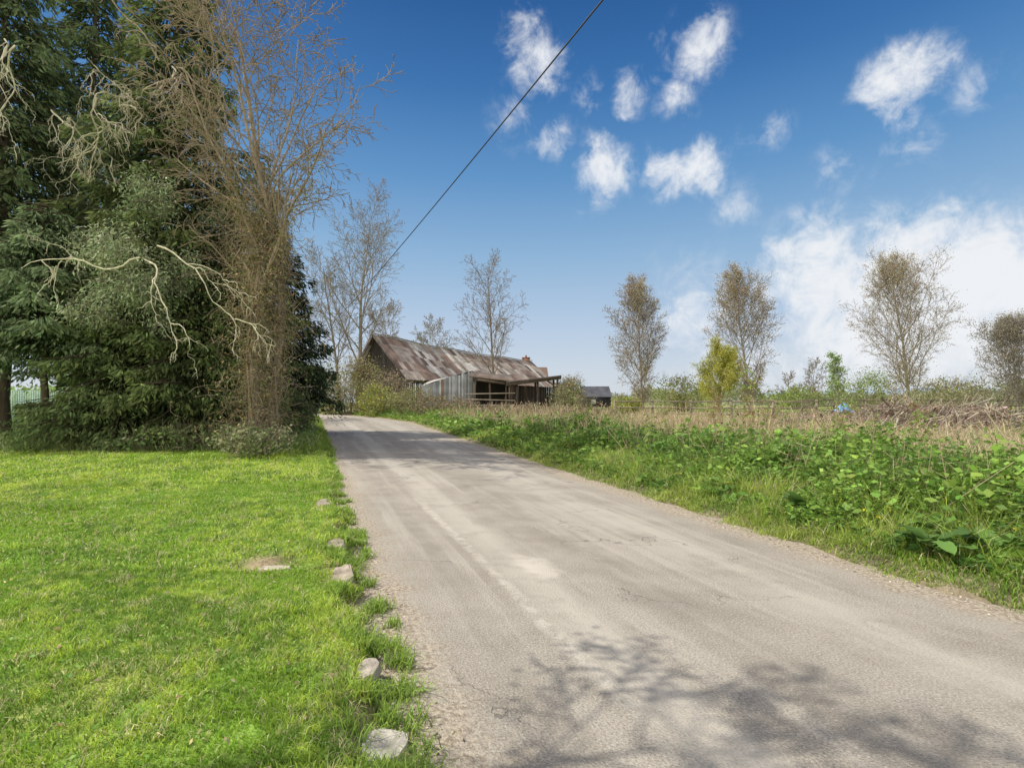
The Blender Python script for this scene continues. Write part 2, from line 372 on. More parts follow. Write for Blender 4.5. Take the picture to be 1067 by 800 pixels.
stone(394, 783, .15, .11, .08, .5, 'large flat pale grey stone at lawn edge, nearest the bottom of the photo', 3, (.42, .39, .34))
stone(384, 708, .07, .09, .07, .2, 'small angular stone in the lawn edge, second nearest the camera', 4, (.34, .30, .25))
stone(357, 606, .10, .28, .13, .38, 'long brown grey stone half buried in the eroded lawn edge', 5, (.33, .28, .22))
stone(349, 576, .09, .18, .12, .3, 'dark stone just beyond the long stone in the lawn edge', 6, (.27, .23, .18))
stone(286, 601, .15, .06, .05, .1, 'flat pale stone lying in the bare patch of the lawn', 7, (.46, .40, .33))
stone(337, 530, .11, .26, .12, .35, 'farthest stone showing at the lawn edge', 8, (.32, .27, .21))
def clear_stones(x, y):
    k = np.ones(len(x), bool)
    for X, Y, a_, b_, rz in STN:
        dx, dy = x-X, y-Y; c_, s_ = math.cos(rz), math.sin(rz); lx = dx*c_+dy*s_; ly = -dx*s_+dy*c_
        k &= (lx/b_)**2+(ly/a_)**2 > .85
    return k

# ---------------------------------------------------------------- grass etc
def jitc(c, n, a=.18, r=rs):
    c = np.broadcast_to(np.asarray(c, float), (n, 3)); return c*(1+r.normal(0, a, (n, 1)))*(1+r.normal(0, .05, (n, 3)))
def lawn_pts(n, y0, y1, extra=1.2):
    y = np.sqrt(rs.uniform(y0*y0, y1*y1, n)); lo = -1.04*y-extra; hi = XL(y)+.25
    xx = lo+(hi-lo)*rs.uniform(0, 1, n); return xx, y
A = Acc()
for n_, y0, y1, h0, h1, wd in ((125000, 1.7, 4.6, .018, .05, .0055), (110000, 4.5, 9.5, .025, .06, .009), (80000, 9.3, 17, .04, .08, .018), (40000, 16.5, 24, .05, .15, .03)):
    xx, yy = lawn_pts(n_, y0, y1)
    cl = fbm(xx*1.6, yy*1.6, 61); c2 = fbm(xx*.45, yy*.45, 71); c3 = fbm(xx*8, yy*8, 81); c4 = vn(xx*14, yy*14, 82)
    hz_ = H(xx, yy); dl = XL(yy)-xx
    patch = np.exp(-((xx+2.35)**2/.06+(yy-4.85)**2/.09))
    edge = sm(hz_, -.02, .045)
    keep = (rs.uniform(0, 1, n_) < .1+1.6*c3) & (rs.uniform(0, 1, n_) > patch*1.3) & (rs.uniform(0, 1, n_) < edge*1.1) & clear_stones(xx, yy)
    xx, yy, cl, c2, c3, c4, dl, hz_ = [v[keep] for v in (xx, yy, cl, c2, c3, c4, dl, hz_)]; k = len(xx)
    h = rs.uniform(h0, h1, k)*(.2+.8*cl+1.0*c3)*(1+1.1*np.exp(-np.maximum(dl, 0)/.22)*vn(xx*3, yy*3, 55))*(1+1.3*sm(vn(xx*1.1, yy*1.1, 91), .68, .95))
    mow = .5+.5*np.sin((dl+.25*(c2-.5))*2*np.pi/1.1)
    colr = mixc((.28, .45, .045), (.51, .64, .10), sm(c2*.8+.1+.7*(cl-.5)+.5*(c3-.5)+.22*(mow-.5), .30, .66))
    colr = mixc(colr, (.16, .30, .04), sm(cl+.6*(c4-.5), .50, .72)*.85)
    straw = rs.uniform(0, 1, k) < .08+.4*sm(c3, .52, .72)*sm(c4, .4, .7)
    colr = np.where(straw[:, None], np.array([[.66, .63, .34]]), colr)
    P = np.stack([xx, yy, hz_-.005], 1)
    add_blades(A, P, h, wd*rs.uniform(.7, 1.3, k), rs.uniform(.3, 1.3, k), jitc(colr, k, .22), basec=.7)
nt_ = 300; ty = 1.8+rs.uniform(0, 1, nt_)**1.4*16; tx = XL(ty)-rs.uniform(-.10, .30, nt_)
kk = clear_stones(tx, ty); tx, ty = tx[kk], ty[kk]
for i_ in range(len(tx)):
    n_ = int(26+rs.integers(0, 30)); p_ = rs.normal(0, .035, (n_, 2)); xx = tx[i_]+p_[:, 0]; yy = ty[i_]+p_[:, 1]
    z_ = np.maximum(H(xx, yy), -.02)
    add_blades(A, np.stack([xx, yy, z_-.005], 1), rs.uniform(.05, .13, n_), .004+ty[i_]*.0009, rs.uniform(.3, 1.3, n_), jitc((.30, .44, .08), n_, .25))
tag(A.build('lawn_grass', M_grass), 'short bright green mown lawn left of the lane', 'grass', kind='stuff')

A = Acc(); xx, yy = lawn_pts(9000, 1.7, 9); k = (vn(xx*2.3, yy*2.3, 14) > .55) & (H(xx, yy) > .03) & clear_stones(xx, yy); xx, yy = xx[k], yy[k]; n_ = len(xx)
D = rs.normal(size=(n_, 3)); D[:, 2] = .25
add_leaves(A, np.stack([xx, yy, H(xx, yy)+.03], 1), D, rs.uniform(.015, .035, n_), rs.uniform(.012, .025, n_), jitc((.24, .40, .08), n_))
xx, yy = lawn_pts(600, 1.8, 8); n_ = len(xx); D = rs.normal(size=(n_, 3)); D[:, 2] = .15
add_leaves(A, np.stack([xx, yy, np.maximum(H(xx, yy), -.01)+.03], 1), D, rs.uniform(.02, .05, n_), rs.uniform(.012, .03, n_), jitc((.55, .43, .27), n_))
tag(A.build('lawn_weeds', M_leaf), 'small clover leaves and dry leaves scattered in the lawn', 'weeds', kind='stuff')

def right_pts(n, d0, d1, y0, y1, margin=2.5, p=1.):
    y = y0+(y1-y0)*rs.uniform(0, 1, n)**p; d = rs.uniform(d0, d1, n); xx = XR(y)+d
    k = (xx < y*1.04+margin); return xx[k], y[k], d[k]
A = Acc()
for n_, y0, y1, wd, hs, dmx in ((60000, 2.2, 8, .007, 1, 1.7), (36000, 3, 12, .009, 2.0, 5.5), (42000, 7.5, 16, .013, 1.3, 2.8), (40000, 15, 58, .033, 1.4, 6.0)):
    xx, yy, d = right_pts(n_, -.1, dmx, y0, y1)
    cc = fbm(xx*2.5, yy*2.5, 33); k = (d > -.05+.5*(vn(xx*2.4, yy*2.4, 6)-.45)) & (rs.uniform(0, 1, len(d)) < .25+1.2*cc)
    xx, yy, d, cc = xx[k], yy[k], d[k], cc[k]; n2_ = len(xx)
    h = (.04+.20*sm(d, 0, 1.3)*rs.uniform(.5, 1.3, n2_))*(.5+1.0*cc)*hs
    colr = mixc((.21, .35, .05), (.40, .51, .10), sm(cc+rs.normal(0, .08, n2_), .35, .65)); s_ = rs.uniform(0, 1, n2_) < .15+.15*sm(d, 2, 4)
    colr = np.where(s_[:, None], np.array([[.62, .54, .32]]), colr)
    add_blades(A, np.stack([xx, yy, H(xx, yy)-.01], 1), h, wd*rs.uniform(.7, 1.4, n2_), rs.uniform(.2, 1.2, n2_), jitc(colr, n2_, .22))
xx, yy = rs.uniform(-.2, 2.5, 16000), rs.uniform(15, 58, 16000); xx = XL(yy)-xx
add_blades(A, np.stack([xx, yy, H(xx, yy)-.01], 1), rs.uniform(.08, .35, 16000), .03, rs.uniform(.2, .9, 16000), jitc((.24, .34, .06), 16000))
tag(A.build('verge_grass', M_grass), 'long bright grass along the lane edges', 'grass', kind='stuff')

A = Acc()
for sp in range(3):
    for npl, y0, y1, ls, nlf in ((2900, 2.5, 9, .062, 20), (3200, 8.5, 20, .08, 14), (2600, 19, 60, .15, 9)):
        xx, yy, d = right_pts(npl, .5, 6.2, y0, y1)
        cc = fbm(xx*.8, yy*.8, 53); c5 = fbm(xx*2.2, yy*2.2, 57); dr_ = fbm(xx*.9+sp*17, yy*.9, 300+sp*9); c7 = fbm(xx*.35, yy*.35, 78)
        k = (rs.uniform(0, 1, len(d)) < .02+3.6*np.clip(dr_-.42, 0, 1)*2) & (rs.uniform(0, 1, len(d)) > sm(d+5*(c7-.5), 3.6, 5.6)*.95); xx, yy, d, cc, c5 = xx[k], yy[k], d[k], cc[k], c5[k]; n_ = len(xx)
        h = (.12+.46*sm(d, .3, 2.4))*(.05+1.0*cc+.85*c5)*rs.uniform(.6, 1.35, n_)*(1.15, .65, .9)[sp]
        z0 = H(xx, yy); az = rs.uniform(0, 6.28, n_)
        tipx = xx+np.cos(az)*h*.25; tipy = yy+np.sin(az)*h*.25
        add_segs(A, np.stack([xx, yy, z0], 1), np.stack([tipx, tipy, z0+h], 1), .004*ls/.075, .002, 3, jitc((.2, .26, .08), n_))
        t = rs.uniform(.2, 1.03, (n_, nlf)); a = rs.uniform(0, 6.28, (n_, nlf))
        px_ = xx[:, None]*(1-t)+tipx[:, None]*t; py_ = yy[:, None]*(1-t)+tipy[:, None]*t; pz_ = z0[:, None]+h[:, None]*t
        off = rs.uniform(0, (.05, .14, .10)[sp], (n_, nlf))*ls/.06*(1.2-t*.7)
        P = np.stack([px_+np.cos(a)*off, py_+np.sin(a)*off, pz_+rs.normal(0, .015, t.shape)], -1).reshape(-1, 3)
        D = np.stack([np.cos(a), np.sin(a), rs.uniform(-.8, .4, a.shape)+(0, .3, .1)[sp]], -1).reshape(-1, 3)
        base = (mixc((.08, .16, .03), (.16, .27, .045), sm(cc+rs.normal(0, .15, n_), .3, .65)), mixc((.20, .33, .05), (.36, .48, .10), sm(cc+rs.normal(0, .15, n_), .3, .65)), mixc((.12, .23, .045), (.24, .36, .07), sm(cc+rs.normal(0, .15, n_), .3, .65)))[sp]
        colr = np.repeat(base, nlf, 0)*(.55+.75*t.reshape(-1, 1))
        n3 = len(P); Ls = ls*rs.uniform(.4, 1.7, n3)*(1.1, .6, 1.3)[sp]
        add_leaves(A, P, D, Ls, Ls*rs.uniform(.35, .65, n3)*(.8, .65, 1.35)[sp], jitc(colr, n3, .2))
xx, yy, d = right_pts(140, .4, 3.4, 4, 18); n_ = len(xx)
for q_ in range(4): add_leaves(A, np.stack([xx, yy, H(xx, yy)+.3], 1), rs.normal(size=(n_, 3))*np.array([1, 1, .3]), .024, .028, (.75, .6, .03))
tag(A.build('leafy_weeds', M_leaf), 'dense green nettles and weeds covering the bank right of the lane', 'weeds', kind='stuff')

A = Acc()
for n_, y0, y1, wd in ((36000, 4.5, 13, .009), (38000, 12, 26, .017), (30000, 25, 62, .035)):
    xx, yy, d = right_pts(n_, 2.6, 13, y0, y1, 3.5); cc = fbm(xx*.9, yy*.9, 77); c6 = fbm(xx*.35, yy*.35, 78)
    k = rs.uniform(0, 1, len(d)) < (.05+1.4*cc)*sm(d+5*(c6-.5), 2.6, 4.8)*(.3+1.4*c6); xx, yy, d, cc = xx[k], yy[k], d[k], cc[k]; n2_ = len(xx)
    colr = mixc((.76, .67, .47), (.58, .48, .31), sm(cc, .4, .65)); g_ = rs.uniform(0, 1, n2_) < .28
    colr = np.where(g_[:, None], np.array([[.28, .38, .09]]), colr)
    add_blades(A, np.stack([xx, yy, H(xx, yy)-.02], 1), rs.uniform(.25, .9, n2_)*(.1+1.6*cc), wd*rs.uniform(.6, 1.4, n2_), rs.uniform(.3, 1.4, n2_), jitc(colr, n2_, .25))
xx, yy, d = right_pts(3600, 1.8, 10.5, 4.5, 40, 3); n_ = len(xx); z0 = H(xx, yy); h = rs.uniform(.4, 1.2, n_)*(.4+1.0*fbm(xx*.7, yy*.7, 66)); dx = rs.normal(0, .4, (n_, 2))
P0_ = np.stack([xx, yy, z0], 1); P1_ = np.stack([xx+dx[:, 0]*h, yy+dx[:, 1]*h, z0+h], 1)
add_segs(A, P0_, P1_, .003+yy*.0003, .002+yy*.0002, 3, jitc((.66, .55, .38), n_, .3))
for q_ in range(3):
    t = rs.uniform(.4, .95, (n_, 1)); Q = P0_*(1-t)+P1_*t; add_segs(A, Q, Q+nrm(rs.normal(size=(n_, 3))+[0, 0, .6])*rs.uniform(.08, .3, (n_, 1)), .002+yy*.0002, .0015+yy*.00015, 3, jitc((.6, .49, .34), n_, .3))
tag(A.build('dry_grass', M_dry), 'pale dry grass and dead stems behind the green bank', 'dry grass', kind='stuff')

A = Acc(); n_ = 50000; yy = 14+rs.uniform(0, 1, n_)**1.3*110; xx = rs.uniform(-.1, 1.08, n_)*yy+3; k = xx > XR(yy)+8; xx, yy = xx[k], yy[k]; n_ = len(xx)
cc = fbm(xx*.15, yy*.15, 99); colr = mixc((.30, .40, .10), (.60, .53, .33), sm(cc+rs.normal(0, .06, n_), .42, .6))
add_blades(A, np.stack([xx, yy, H(xx, yy)-.02], 1), rs.uniform(.08, .24, n_)*(1+yy/110), .02+yy*.0012, rs.uniform(.2, .9, n_), jitc(colr, n_))
tag(A.build('pasture_grass', M_grass), 'rough pasture grass in the field beyond the bank', 'grass', kind='stuff')

A = Acc(); n_ = 15000; yy = rs.uniform(15.0, 30, n_); lo = -1.05*yy-2; hi = XL(yy)-.3; xx = lo+(hi-lo)*rs.uniform(0, 1, n_)
D = rs.normal(size=(n_, 3)); D[:, 2] = np.abs(D[:, 2]); z0 = H(xx, yy); hg = .8*fbm(xx*.8, yy*.8, 3)*rs.uniform(.1, 1.2, n_)*sm(yy, 15.0, 17.5)
add_leaves(A, np.stack([xx, yy, z0+hg], 1), D, rs.uniform(.06, .16, n_), rs.uniform(.03, .08, n_), jitc((.18, .27, .08), n_, .3))
add_blades(A, np.stack([xx, yy, z0], 1), rs.uniform(.1, .5, n_), .02, rs.uniform(.3, 1, n_), jitc((.30, .36, .14), n_, .3))
tag(A.build('undergrowth', M_leaf), 'shaded ivy and grass undergrowth beneath the conifers', 'undergrowth', kind='stuff')

A = Acc(); n_ = 8500; yy = 1.7+rs.uniform(0, 1, n_)**1.6*12; side = rs.uniform(0, 1, n_) < .6
d = np.abs(rs.normal(0, .14, n_)); xx = np.where(side, XL(yy)+d-.08, XR(yy)-np.abs(rs.normal(0, .22, n_))+.05)
s = rs.uniform(.002, .007, n_)*(1+1.4*(rs.uniform(0, 1, n_) < .08))
o8 = np.array([[1, 0, 0], [0, 1, 0], [-1, 0, 0], [0, -1, 0], [0, 0, .6], [0, 0, -.6]])
V = (o8[None]*(1+rs.normal(0, .2, (n_, 6, 3))))*s[:, None, None]; a = rs.uniform(0, 6.28, n_)
V = np.stack([V[..., 0]*np.cos(a)[:, None]-V[..., 1]*np.sin(a)[:, None], V[..., 0]*np.sin(a)[:, None]+V[..., 1]*np.cos(a)[:, None], V[..., 2]], -1)
zb = np.maximum(H(xx, yy), -.018); V += np.stack([xx, yy, zb+s*.2], 1)[:, None]
i = np.arange(n_)[:, None]*6
A.add(V.reshape(-1, 3), np.concatenate([i+np.array([t]) for t in ((0, 1, 4), (1, 2, 4), (2, 3, 4), (3, 0, 4), (1, 0, 5), (2, 1, 5), (3, 2, 5), (0, 3, 5))], 0), np.repeat(jitc((.46, .41, .34), n_, .35), 6, 0))
tag(A.build('gravel', M_stone), 'loose gravel along the lane margins', 'gravel', kind='stuff')

def dock(x, y, label, seed, s=1., nl=15):
    r_ = np.random.default_rng(seed); z = Hs(x, y)+.10; A = Acc(); t = thing('dock_plant', label, 'plant', (x, y, z), 'broad leaved docks on the bank')
    for k in range(nl):
        a = r_.uniform(0, 6.28); Ln = s*r_.uniform(.16, .34); w0 = Ln*r_.uniform(.42, .58); el = r_.uniform(.25, 1.0); n_ = 8
        u = np.linspace(0, 1, n_); ang = el-u*r_.uniform(.5, 1.4)
        rr = .03+np.cumsum(np.cos(ang))*Ln/n_; zz = np.cumsum(np.sin(ang))*Ln/n_+r_.uniform(0, .10)
        wd = w0*np.sin(np.pi*np.clip(.08+u*.92, 0, 1))**.7+.004
        V = []
        for i_ in range(n_):
            c_ = np.array([rr[i_]*math.cos(a), rr[i_]*math.sin(a), zz[i_]]); sd_ = np.array([-math.sin(a), math.cos(a), 0])
            wob = .010*math.sin(i_*2.1+k)
            V += [c_+sd_*wd[i_]/2+[0, 0, .012+wob], c_, c_-sd_*wd[i_]/2+[0, 0, .012-wob]]
        q_ = []
        for i_ in range(n_-1):
            for j in (0, 1): q_.append([i_*3+j, i_*3+j+1, i_*3+j+4, i_*3+j+3])
        A.add(V, q_, np.array((.12, .22, .05))*r_.uniform(.6, 1.6))
    A.build('foliage', M_leaf, t, smooth=True)
dock(4.0, 4.9, 'large broad leaved dock plant near the right edge of the lane', 1, 1.1, 18)
dock(4.55, 5.5, 'smaller dock plant just behind the large one on the right bank', 2, 1.0)
dock(3.75, 6.6, 'dock plant in the green bank farther along the lane', 3, 1.1)
dock(4.45, 4.75, 'dock plant immediately right of the large one beside the lane', 4, 1.0)
dock(3.4, 8.1, 'farthest dock plant in the green bank', 5, 1.1)

# ---------------------------------------------------------------- trees
def un(d):
    l = math.sqrt(d[0]**2+d[1]**2+d[2]**2) or 1; return (d[0]/l, d[1]/l, d[2]/l)
def grow(seed, d, Ln, r, spec, minr=.006):
    rd = random.Random(seed); S = []; T = []
    st = [((0, 0, 0), un(d), Ln, r, 0)]
    while st:
        p, d, Ln, r, lv = st.pop(); s = spec[lv]; n_ = s['seg']; stp = Ln/n_; j = s['jit']; tp = s.get('tip', .3)
        pts = [p]; ds = []
        for i in range(n_):
            d = un((d[0]+rd.gauss(0, j), d[1]+rd.gauss(0, j), d[2]+rd.gauss(0, j)+s['trop'])); q_ = (p[0]+d[0]*stp, p[1]+d[1]*stp, p[2]+d[2]*stp)
            r0 = max(minr, r*(1-(1-tp)*i/n_)); r1 = max(minr*.8, r*(1-(1-tp)*(i+1)/n_))
            S.append((*p, *q_, r0, r1, lv)); p = q_; pts.append(p); ds.append(d)
            if lv >= len(spec)-2: T.append((*p, *d))
        if lv+1 < len(spec):
            nch = s['n']; ph = rd.uniform(0, 6.28)
            for k in range(nch):
                t = s['t0']+(1-s['t0'])*(k+rd.random())/nch; f = min(t*n_, n_-1e-4); i = int(f); f -= i
                a, b_ = pts[i], pts[i+1]; pos = (a[0]+(b_[0]-a[0])*f, a[1]+(b_[1]-a[1])*f, a[2]+(b_[2]-a[2])*f); dd_ = ds[i]
                ph += 2.4+rd.uniform(-.4, .4); an = R(s['ang']*rd.uniform(.7, 1.3))
                ax = (1, 0, 0) if abs(dd_[0]) < .8 else (0, 1, 0)
                u = un((dd_[1]*ax[2]-dd_[2]*ax[1], dd_[2]*ax[0]-dd_[0]*ax[2], dd_[0]*ax[1]-dd_[1]*ax[0]))
                v = (dd_[1]*u[2]-dd_[2]*u[1], dd_[2]*u[0]-dd_[0]*u[2], dd_[0]*u[1]-dd_[1]*u[0])
                ca, sa, cp, sp = math.cos(an), math.sin(an), math.cos(ph), math.sin(ph)
                nd = tuple(dd_[m_]*ca+(u[m_]*cp+v[m_]*sp)*sa for m_ in range(3))
                st.append((pos, nd, Ln*s['lr']*s.get('prof', lambda t: 1.15-.6*t)(t)*rd.uniform(.75, 1.2), max(minr, r*(1-(1-tp)*t)*s.get('rr', .55)), lv+1))
    return np.array(S), np.array(T)
def SP(n0=16, t0=.25, a0=45, lr0=.42, n1=9, n2=6, n3=4, prof=None, up=.05, jit=.07, droop=0., a1=40):
    s0 = dict(seg=12, jit=jit*.5, trop=.02, n=n0, t0=t0, ang=a0, lr=lr0, tip=.12, rr=.5)
    if prof: s0['prof'] = prof
    return [s0, dict(seg=7, jit=jit, trop=up, n=n1, t0=.18, ang=a1, lr=.45), dict(seg=5, jit=jit*1.3, trop=up*.8-droop, n=n2, t0=.1, ang=a1, lr=.5),
            dict(seg=3, jit=jit*1.5, trop=-droop, n=n3, t0=.1, ang=38, lr=.52), dict(seg=2, jit=jit*1.5, trop=-droop, n=0, t0=0, ang=0, lr=0)]
LASTS = None
def tree(name, label, cat, x, y, Ht, r, spec, seed, bark, twig, leaf=None, lean=(0, 0, 1), minr=.008, group=None, z=None, extra=None):
    global LASTS
    z = Hs(x, y)-.1 if z is None else z
    t = thing(name, label, cat, (x, y, z), group)
    S, T = grow(seed, lean, Ht, r, spec, minr); LASTS = S
    A = Acc(); k = S[:, 8] <= 1; s0 = S[k]
    k0 = s0[:, 8] == 0; s00 = s0[k0]; pts = np.vstack([s00[:1, :3], s00[:, 3:6]]); rad = np.concatenate([[s00[0, 6]*1.5], s00[:, 7]])
    add_tube(A, pts, rad, 10, bark); s1 = s0[~k0]
    add_segs(A, s1[:, :3], s1[:, 3:6], s1[:, 6], s1[:, 7], 5, bark)
    A.build('trunk', M_bark, t, smooth=True)
    A = Acc(); s2 = S[S[:, 8] == 2]; s3 = S[S[:, 8] >= 3]
    rr_ = np.random.default_rng(seed)
    if len(s2): add_segs(A, s2[:, :3], s2[:, 3:6], s2[:, 6], s2[:, 7], 4, twig)
    if len(s3): add_segs(A, s3[:, :3], s3[:, 3:6], s3[:, 6], s3[:, 7], 3, np.asarray(twig)*(.85+.3*rr_.random((len(s3), 1))))
    if leaf:
        k = rr_.random(len(T)) < leaf.get('p', 1); Tk = np.repeat(T[k], leaf['n'], 0); n_ = len(Tk)
        P = Tk[:, :3]+rr_.normal(0, leaf['spread'], (n_, 3)); D = Tk[:, 3:]+rr_.normal(0, .9, (n_, 3)); D[:, 2] -= leaf.get('droop', 0)
        cs = np.asarray(leaf['cols']); pick = (fbm(P[:, 0]*1.2+seed, P[:, 2]*1.2+P[:, 1], seed)*1.6-.3)*len(cs)+rr_.normal(0, .5, n_)
        colr = cs[np.clip(pick, 0, len(cs)-1).astype(int)]
        Lf = leaf['size']*rr_.uniform(.6, 1.4, n_); add_leaves(A, P, D, Lf, Lf*leaf.get('w', .6), jitc(colr, n_, .2, rr_), rr_)
    A.build('crown', M_leaf if leaf else M_twig, t)
    return t
oval = lambda t: max(.35, math.sin(math.pi*(min(1, max(0, (t+.06)/1.06)))**.9)*1.1)
brown, grey = (.15, .11, .075), (.17, .15, .12)

def conifer(name, label, x, y, Ht, Rm, z0, seed, c_in, c_out, nb=230, dens=60, droop=.35, leafL=.26, pw=.75, group=None, part='crown'):
    r_ = np.random.default_rng(seed); z = Hs(x, y)-.1
    t = thing(name, label, 'conifer', (x, y, z), group)
    A = Acc(); zz = np.linspace(0, Ht, 14); wob = np.cumsum(r_.normal(0, .05, (14, 2)), 0)
    add_tube(A, np.stack([wob[:, 0], wob[:, 1], zz], 1), np.linspace(Ht*.011+.04, .02, 14), 9, (.13, .10, .07)); A.build('trunk', M_bark, t, smooth=True)
    A = Acc()
    h = z0+(Ht-z0)*np.linspace(0, 1, nb)**1.05; az = np.arange(nb)*2.39996+r_.normal(0, .3, nb)
    u = (h-z0)/(Ht-z0); Lb = Rm*np.minimum(1, (.55+u*3))*(1-u)**pw*r_.uniform(.5, 1.25, nb)+.25
    Lb *= .6+.8*fbm(az*1.2, h*.5, seed)
    tt = np.linspace(0, 1, 6)
    el = r_.uniform(-.1, .35, nb)-.25*(1-u)
    def bp_(i, t_):
        rad = Lb[i]*t_; zq = h[i]+Lb[i]*(el[i]*t_-droop*t_**2*.8+.12*t_**4)
        w_ = np.interp(h[i], zz, wob[:, 0]); w2 = np.interp(h[i], zz, wob[:, 1])
        return np.stack([w_+np.cos(az[i])*rad, w2+np.sin(az[i])*rad, zq], -1)
    for a_, b_ in zip(tt[:-1], tt[1:]):
        i = np.arange(nb); add_segs(A, bp_(i, a_), bp_(i, b_), .035*(1-a_)+.01, .035*(1-b_)+.008, 3, (.13, .10, .07))
    k = np.repeat(np.arange(nb), np.maximum(8, (Lb**1.3*dens).astype(int))); n_ = len(k)
    t_ = .15+.87*r_.random(n_)**.75; lat = r_.uniform(-1, 1, n_)*Lb[k]*.32*np.sin(np.pi*np.clip(t_*.8+.15, 0, 1))
    P = bp_(k, t_); S = np.stack([-np.sin(az[k]), np.cos(az[k]), np.zeros(n_)], 1); O = np.stack([np.cos(az[k]), np.sin(az[k]), np.zeros(n_)], 1)
    P = P+S*lat[:, None]; P[:, 2] -= np.abs(lat)*.35+r_.exponential(.18, n_)
    D = O*.7+S*np.sign(lat)[:, None]*.6+r_.normal(0, .4, (n_, 3)); D[:, 2] -= .85
    P[:, 2] = np.maximum(P[:, 2], .15)
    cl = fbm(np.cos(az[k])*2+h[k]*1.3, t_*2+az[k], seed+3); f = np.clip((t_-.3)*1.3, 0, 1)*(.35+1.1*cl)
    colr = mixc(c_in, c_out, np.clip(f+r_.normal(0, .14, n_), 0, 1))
    Lf = leafL*r_.uniform(.6, 1.4, n_); add_leaves(A, P, D, Lf, Lf*.28, jitc(colr, n_, .22, r_), r_)
    A.build(part, M_conif, t); return t
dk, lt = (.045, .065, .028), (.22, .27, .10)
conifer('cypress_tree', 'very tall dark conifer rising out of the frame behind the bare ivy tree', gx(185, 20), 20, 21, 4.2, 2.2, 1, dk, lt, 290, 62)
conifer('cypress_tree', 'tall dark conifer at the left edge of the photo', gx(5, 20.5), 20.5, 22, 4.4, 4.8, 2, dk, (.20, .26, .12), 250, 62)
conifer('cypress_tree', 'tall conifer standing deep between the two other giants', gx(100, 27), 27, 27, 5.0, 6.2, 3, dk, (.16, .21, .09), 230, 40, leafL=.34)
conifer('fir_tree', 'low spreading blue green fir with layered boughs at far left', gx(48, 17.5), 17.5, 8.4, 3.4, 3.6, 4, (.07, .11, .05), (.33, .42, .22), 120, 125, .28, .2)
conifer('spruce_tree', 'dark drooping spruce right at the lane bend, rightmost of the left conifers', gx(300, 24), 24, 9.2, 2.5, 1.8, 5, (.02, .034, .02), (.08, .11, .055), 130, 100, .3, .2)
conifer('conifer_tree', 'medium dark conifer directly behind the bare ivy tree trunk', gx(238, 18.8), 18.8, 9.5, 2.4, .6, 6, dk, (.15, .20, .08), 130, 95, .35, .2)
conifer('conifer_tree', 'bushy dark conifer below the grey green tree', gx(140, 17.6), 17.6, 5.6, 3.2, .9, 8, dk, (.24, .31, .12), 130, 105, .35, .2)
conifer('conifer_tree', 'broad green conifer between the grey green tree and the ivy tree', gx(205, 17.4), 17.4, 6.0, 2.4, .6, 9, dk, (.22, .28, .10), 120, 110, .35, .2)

tree('evergreen_tree', 'grey green fine leaved tree glowing in sun in front of the dark conifers', 'tree', gx(150, 16.8), 16.8, 8.0, .08,
     SP(24, .42, 66, .40, 8, 6, 3, up=-.02, droop=.12, jit=.16), 21, (.2, .18, .13), (.34, .32, .21),
     dict(n=3, p=.75, spread=.16, size=.12, w=.3, cols=[(.20, .27, .12), (.31, .38, .19), (.42, .48, .28)], droop=.6), lean=(.0, .0, 1))
def isp(n0, t0, a0, lr): return [dict(seg=14, jit=.07, trop=.02, n=n0, t0=t0, ang=a0, lr=lr, tip=.15, rr=.5), dict(seg=8, jit=.13, trop=.07, n=7, t0=.15, ang=36, lr=.46, rr=.5),
        dict(seg=6, jit=.16, trop=.03, n=6, t0=.15, ang=40, lr=.5), dict(seg=4, jit=.2, trop=-.06, n=3, t0=.1, ang=36, lr=.52), dict(seg=2, jit=.2, trop=-.1, n=0, t0=0, ang=0, lr=0)]
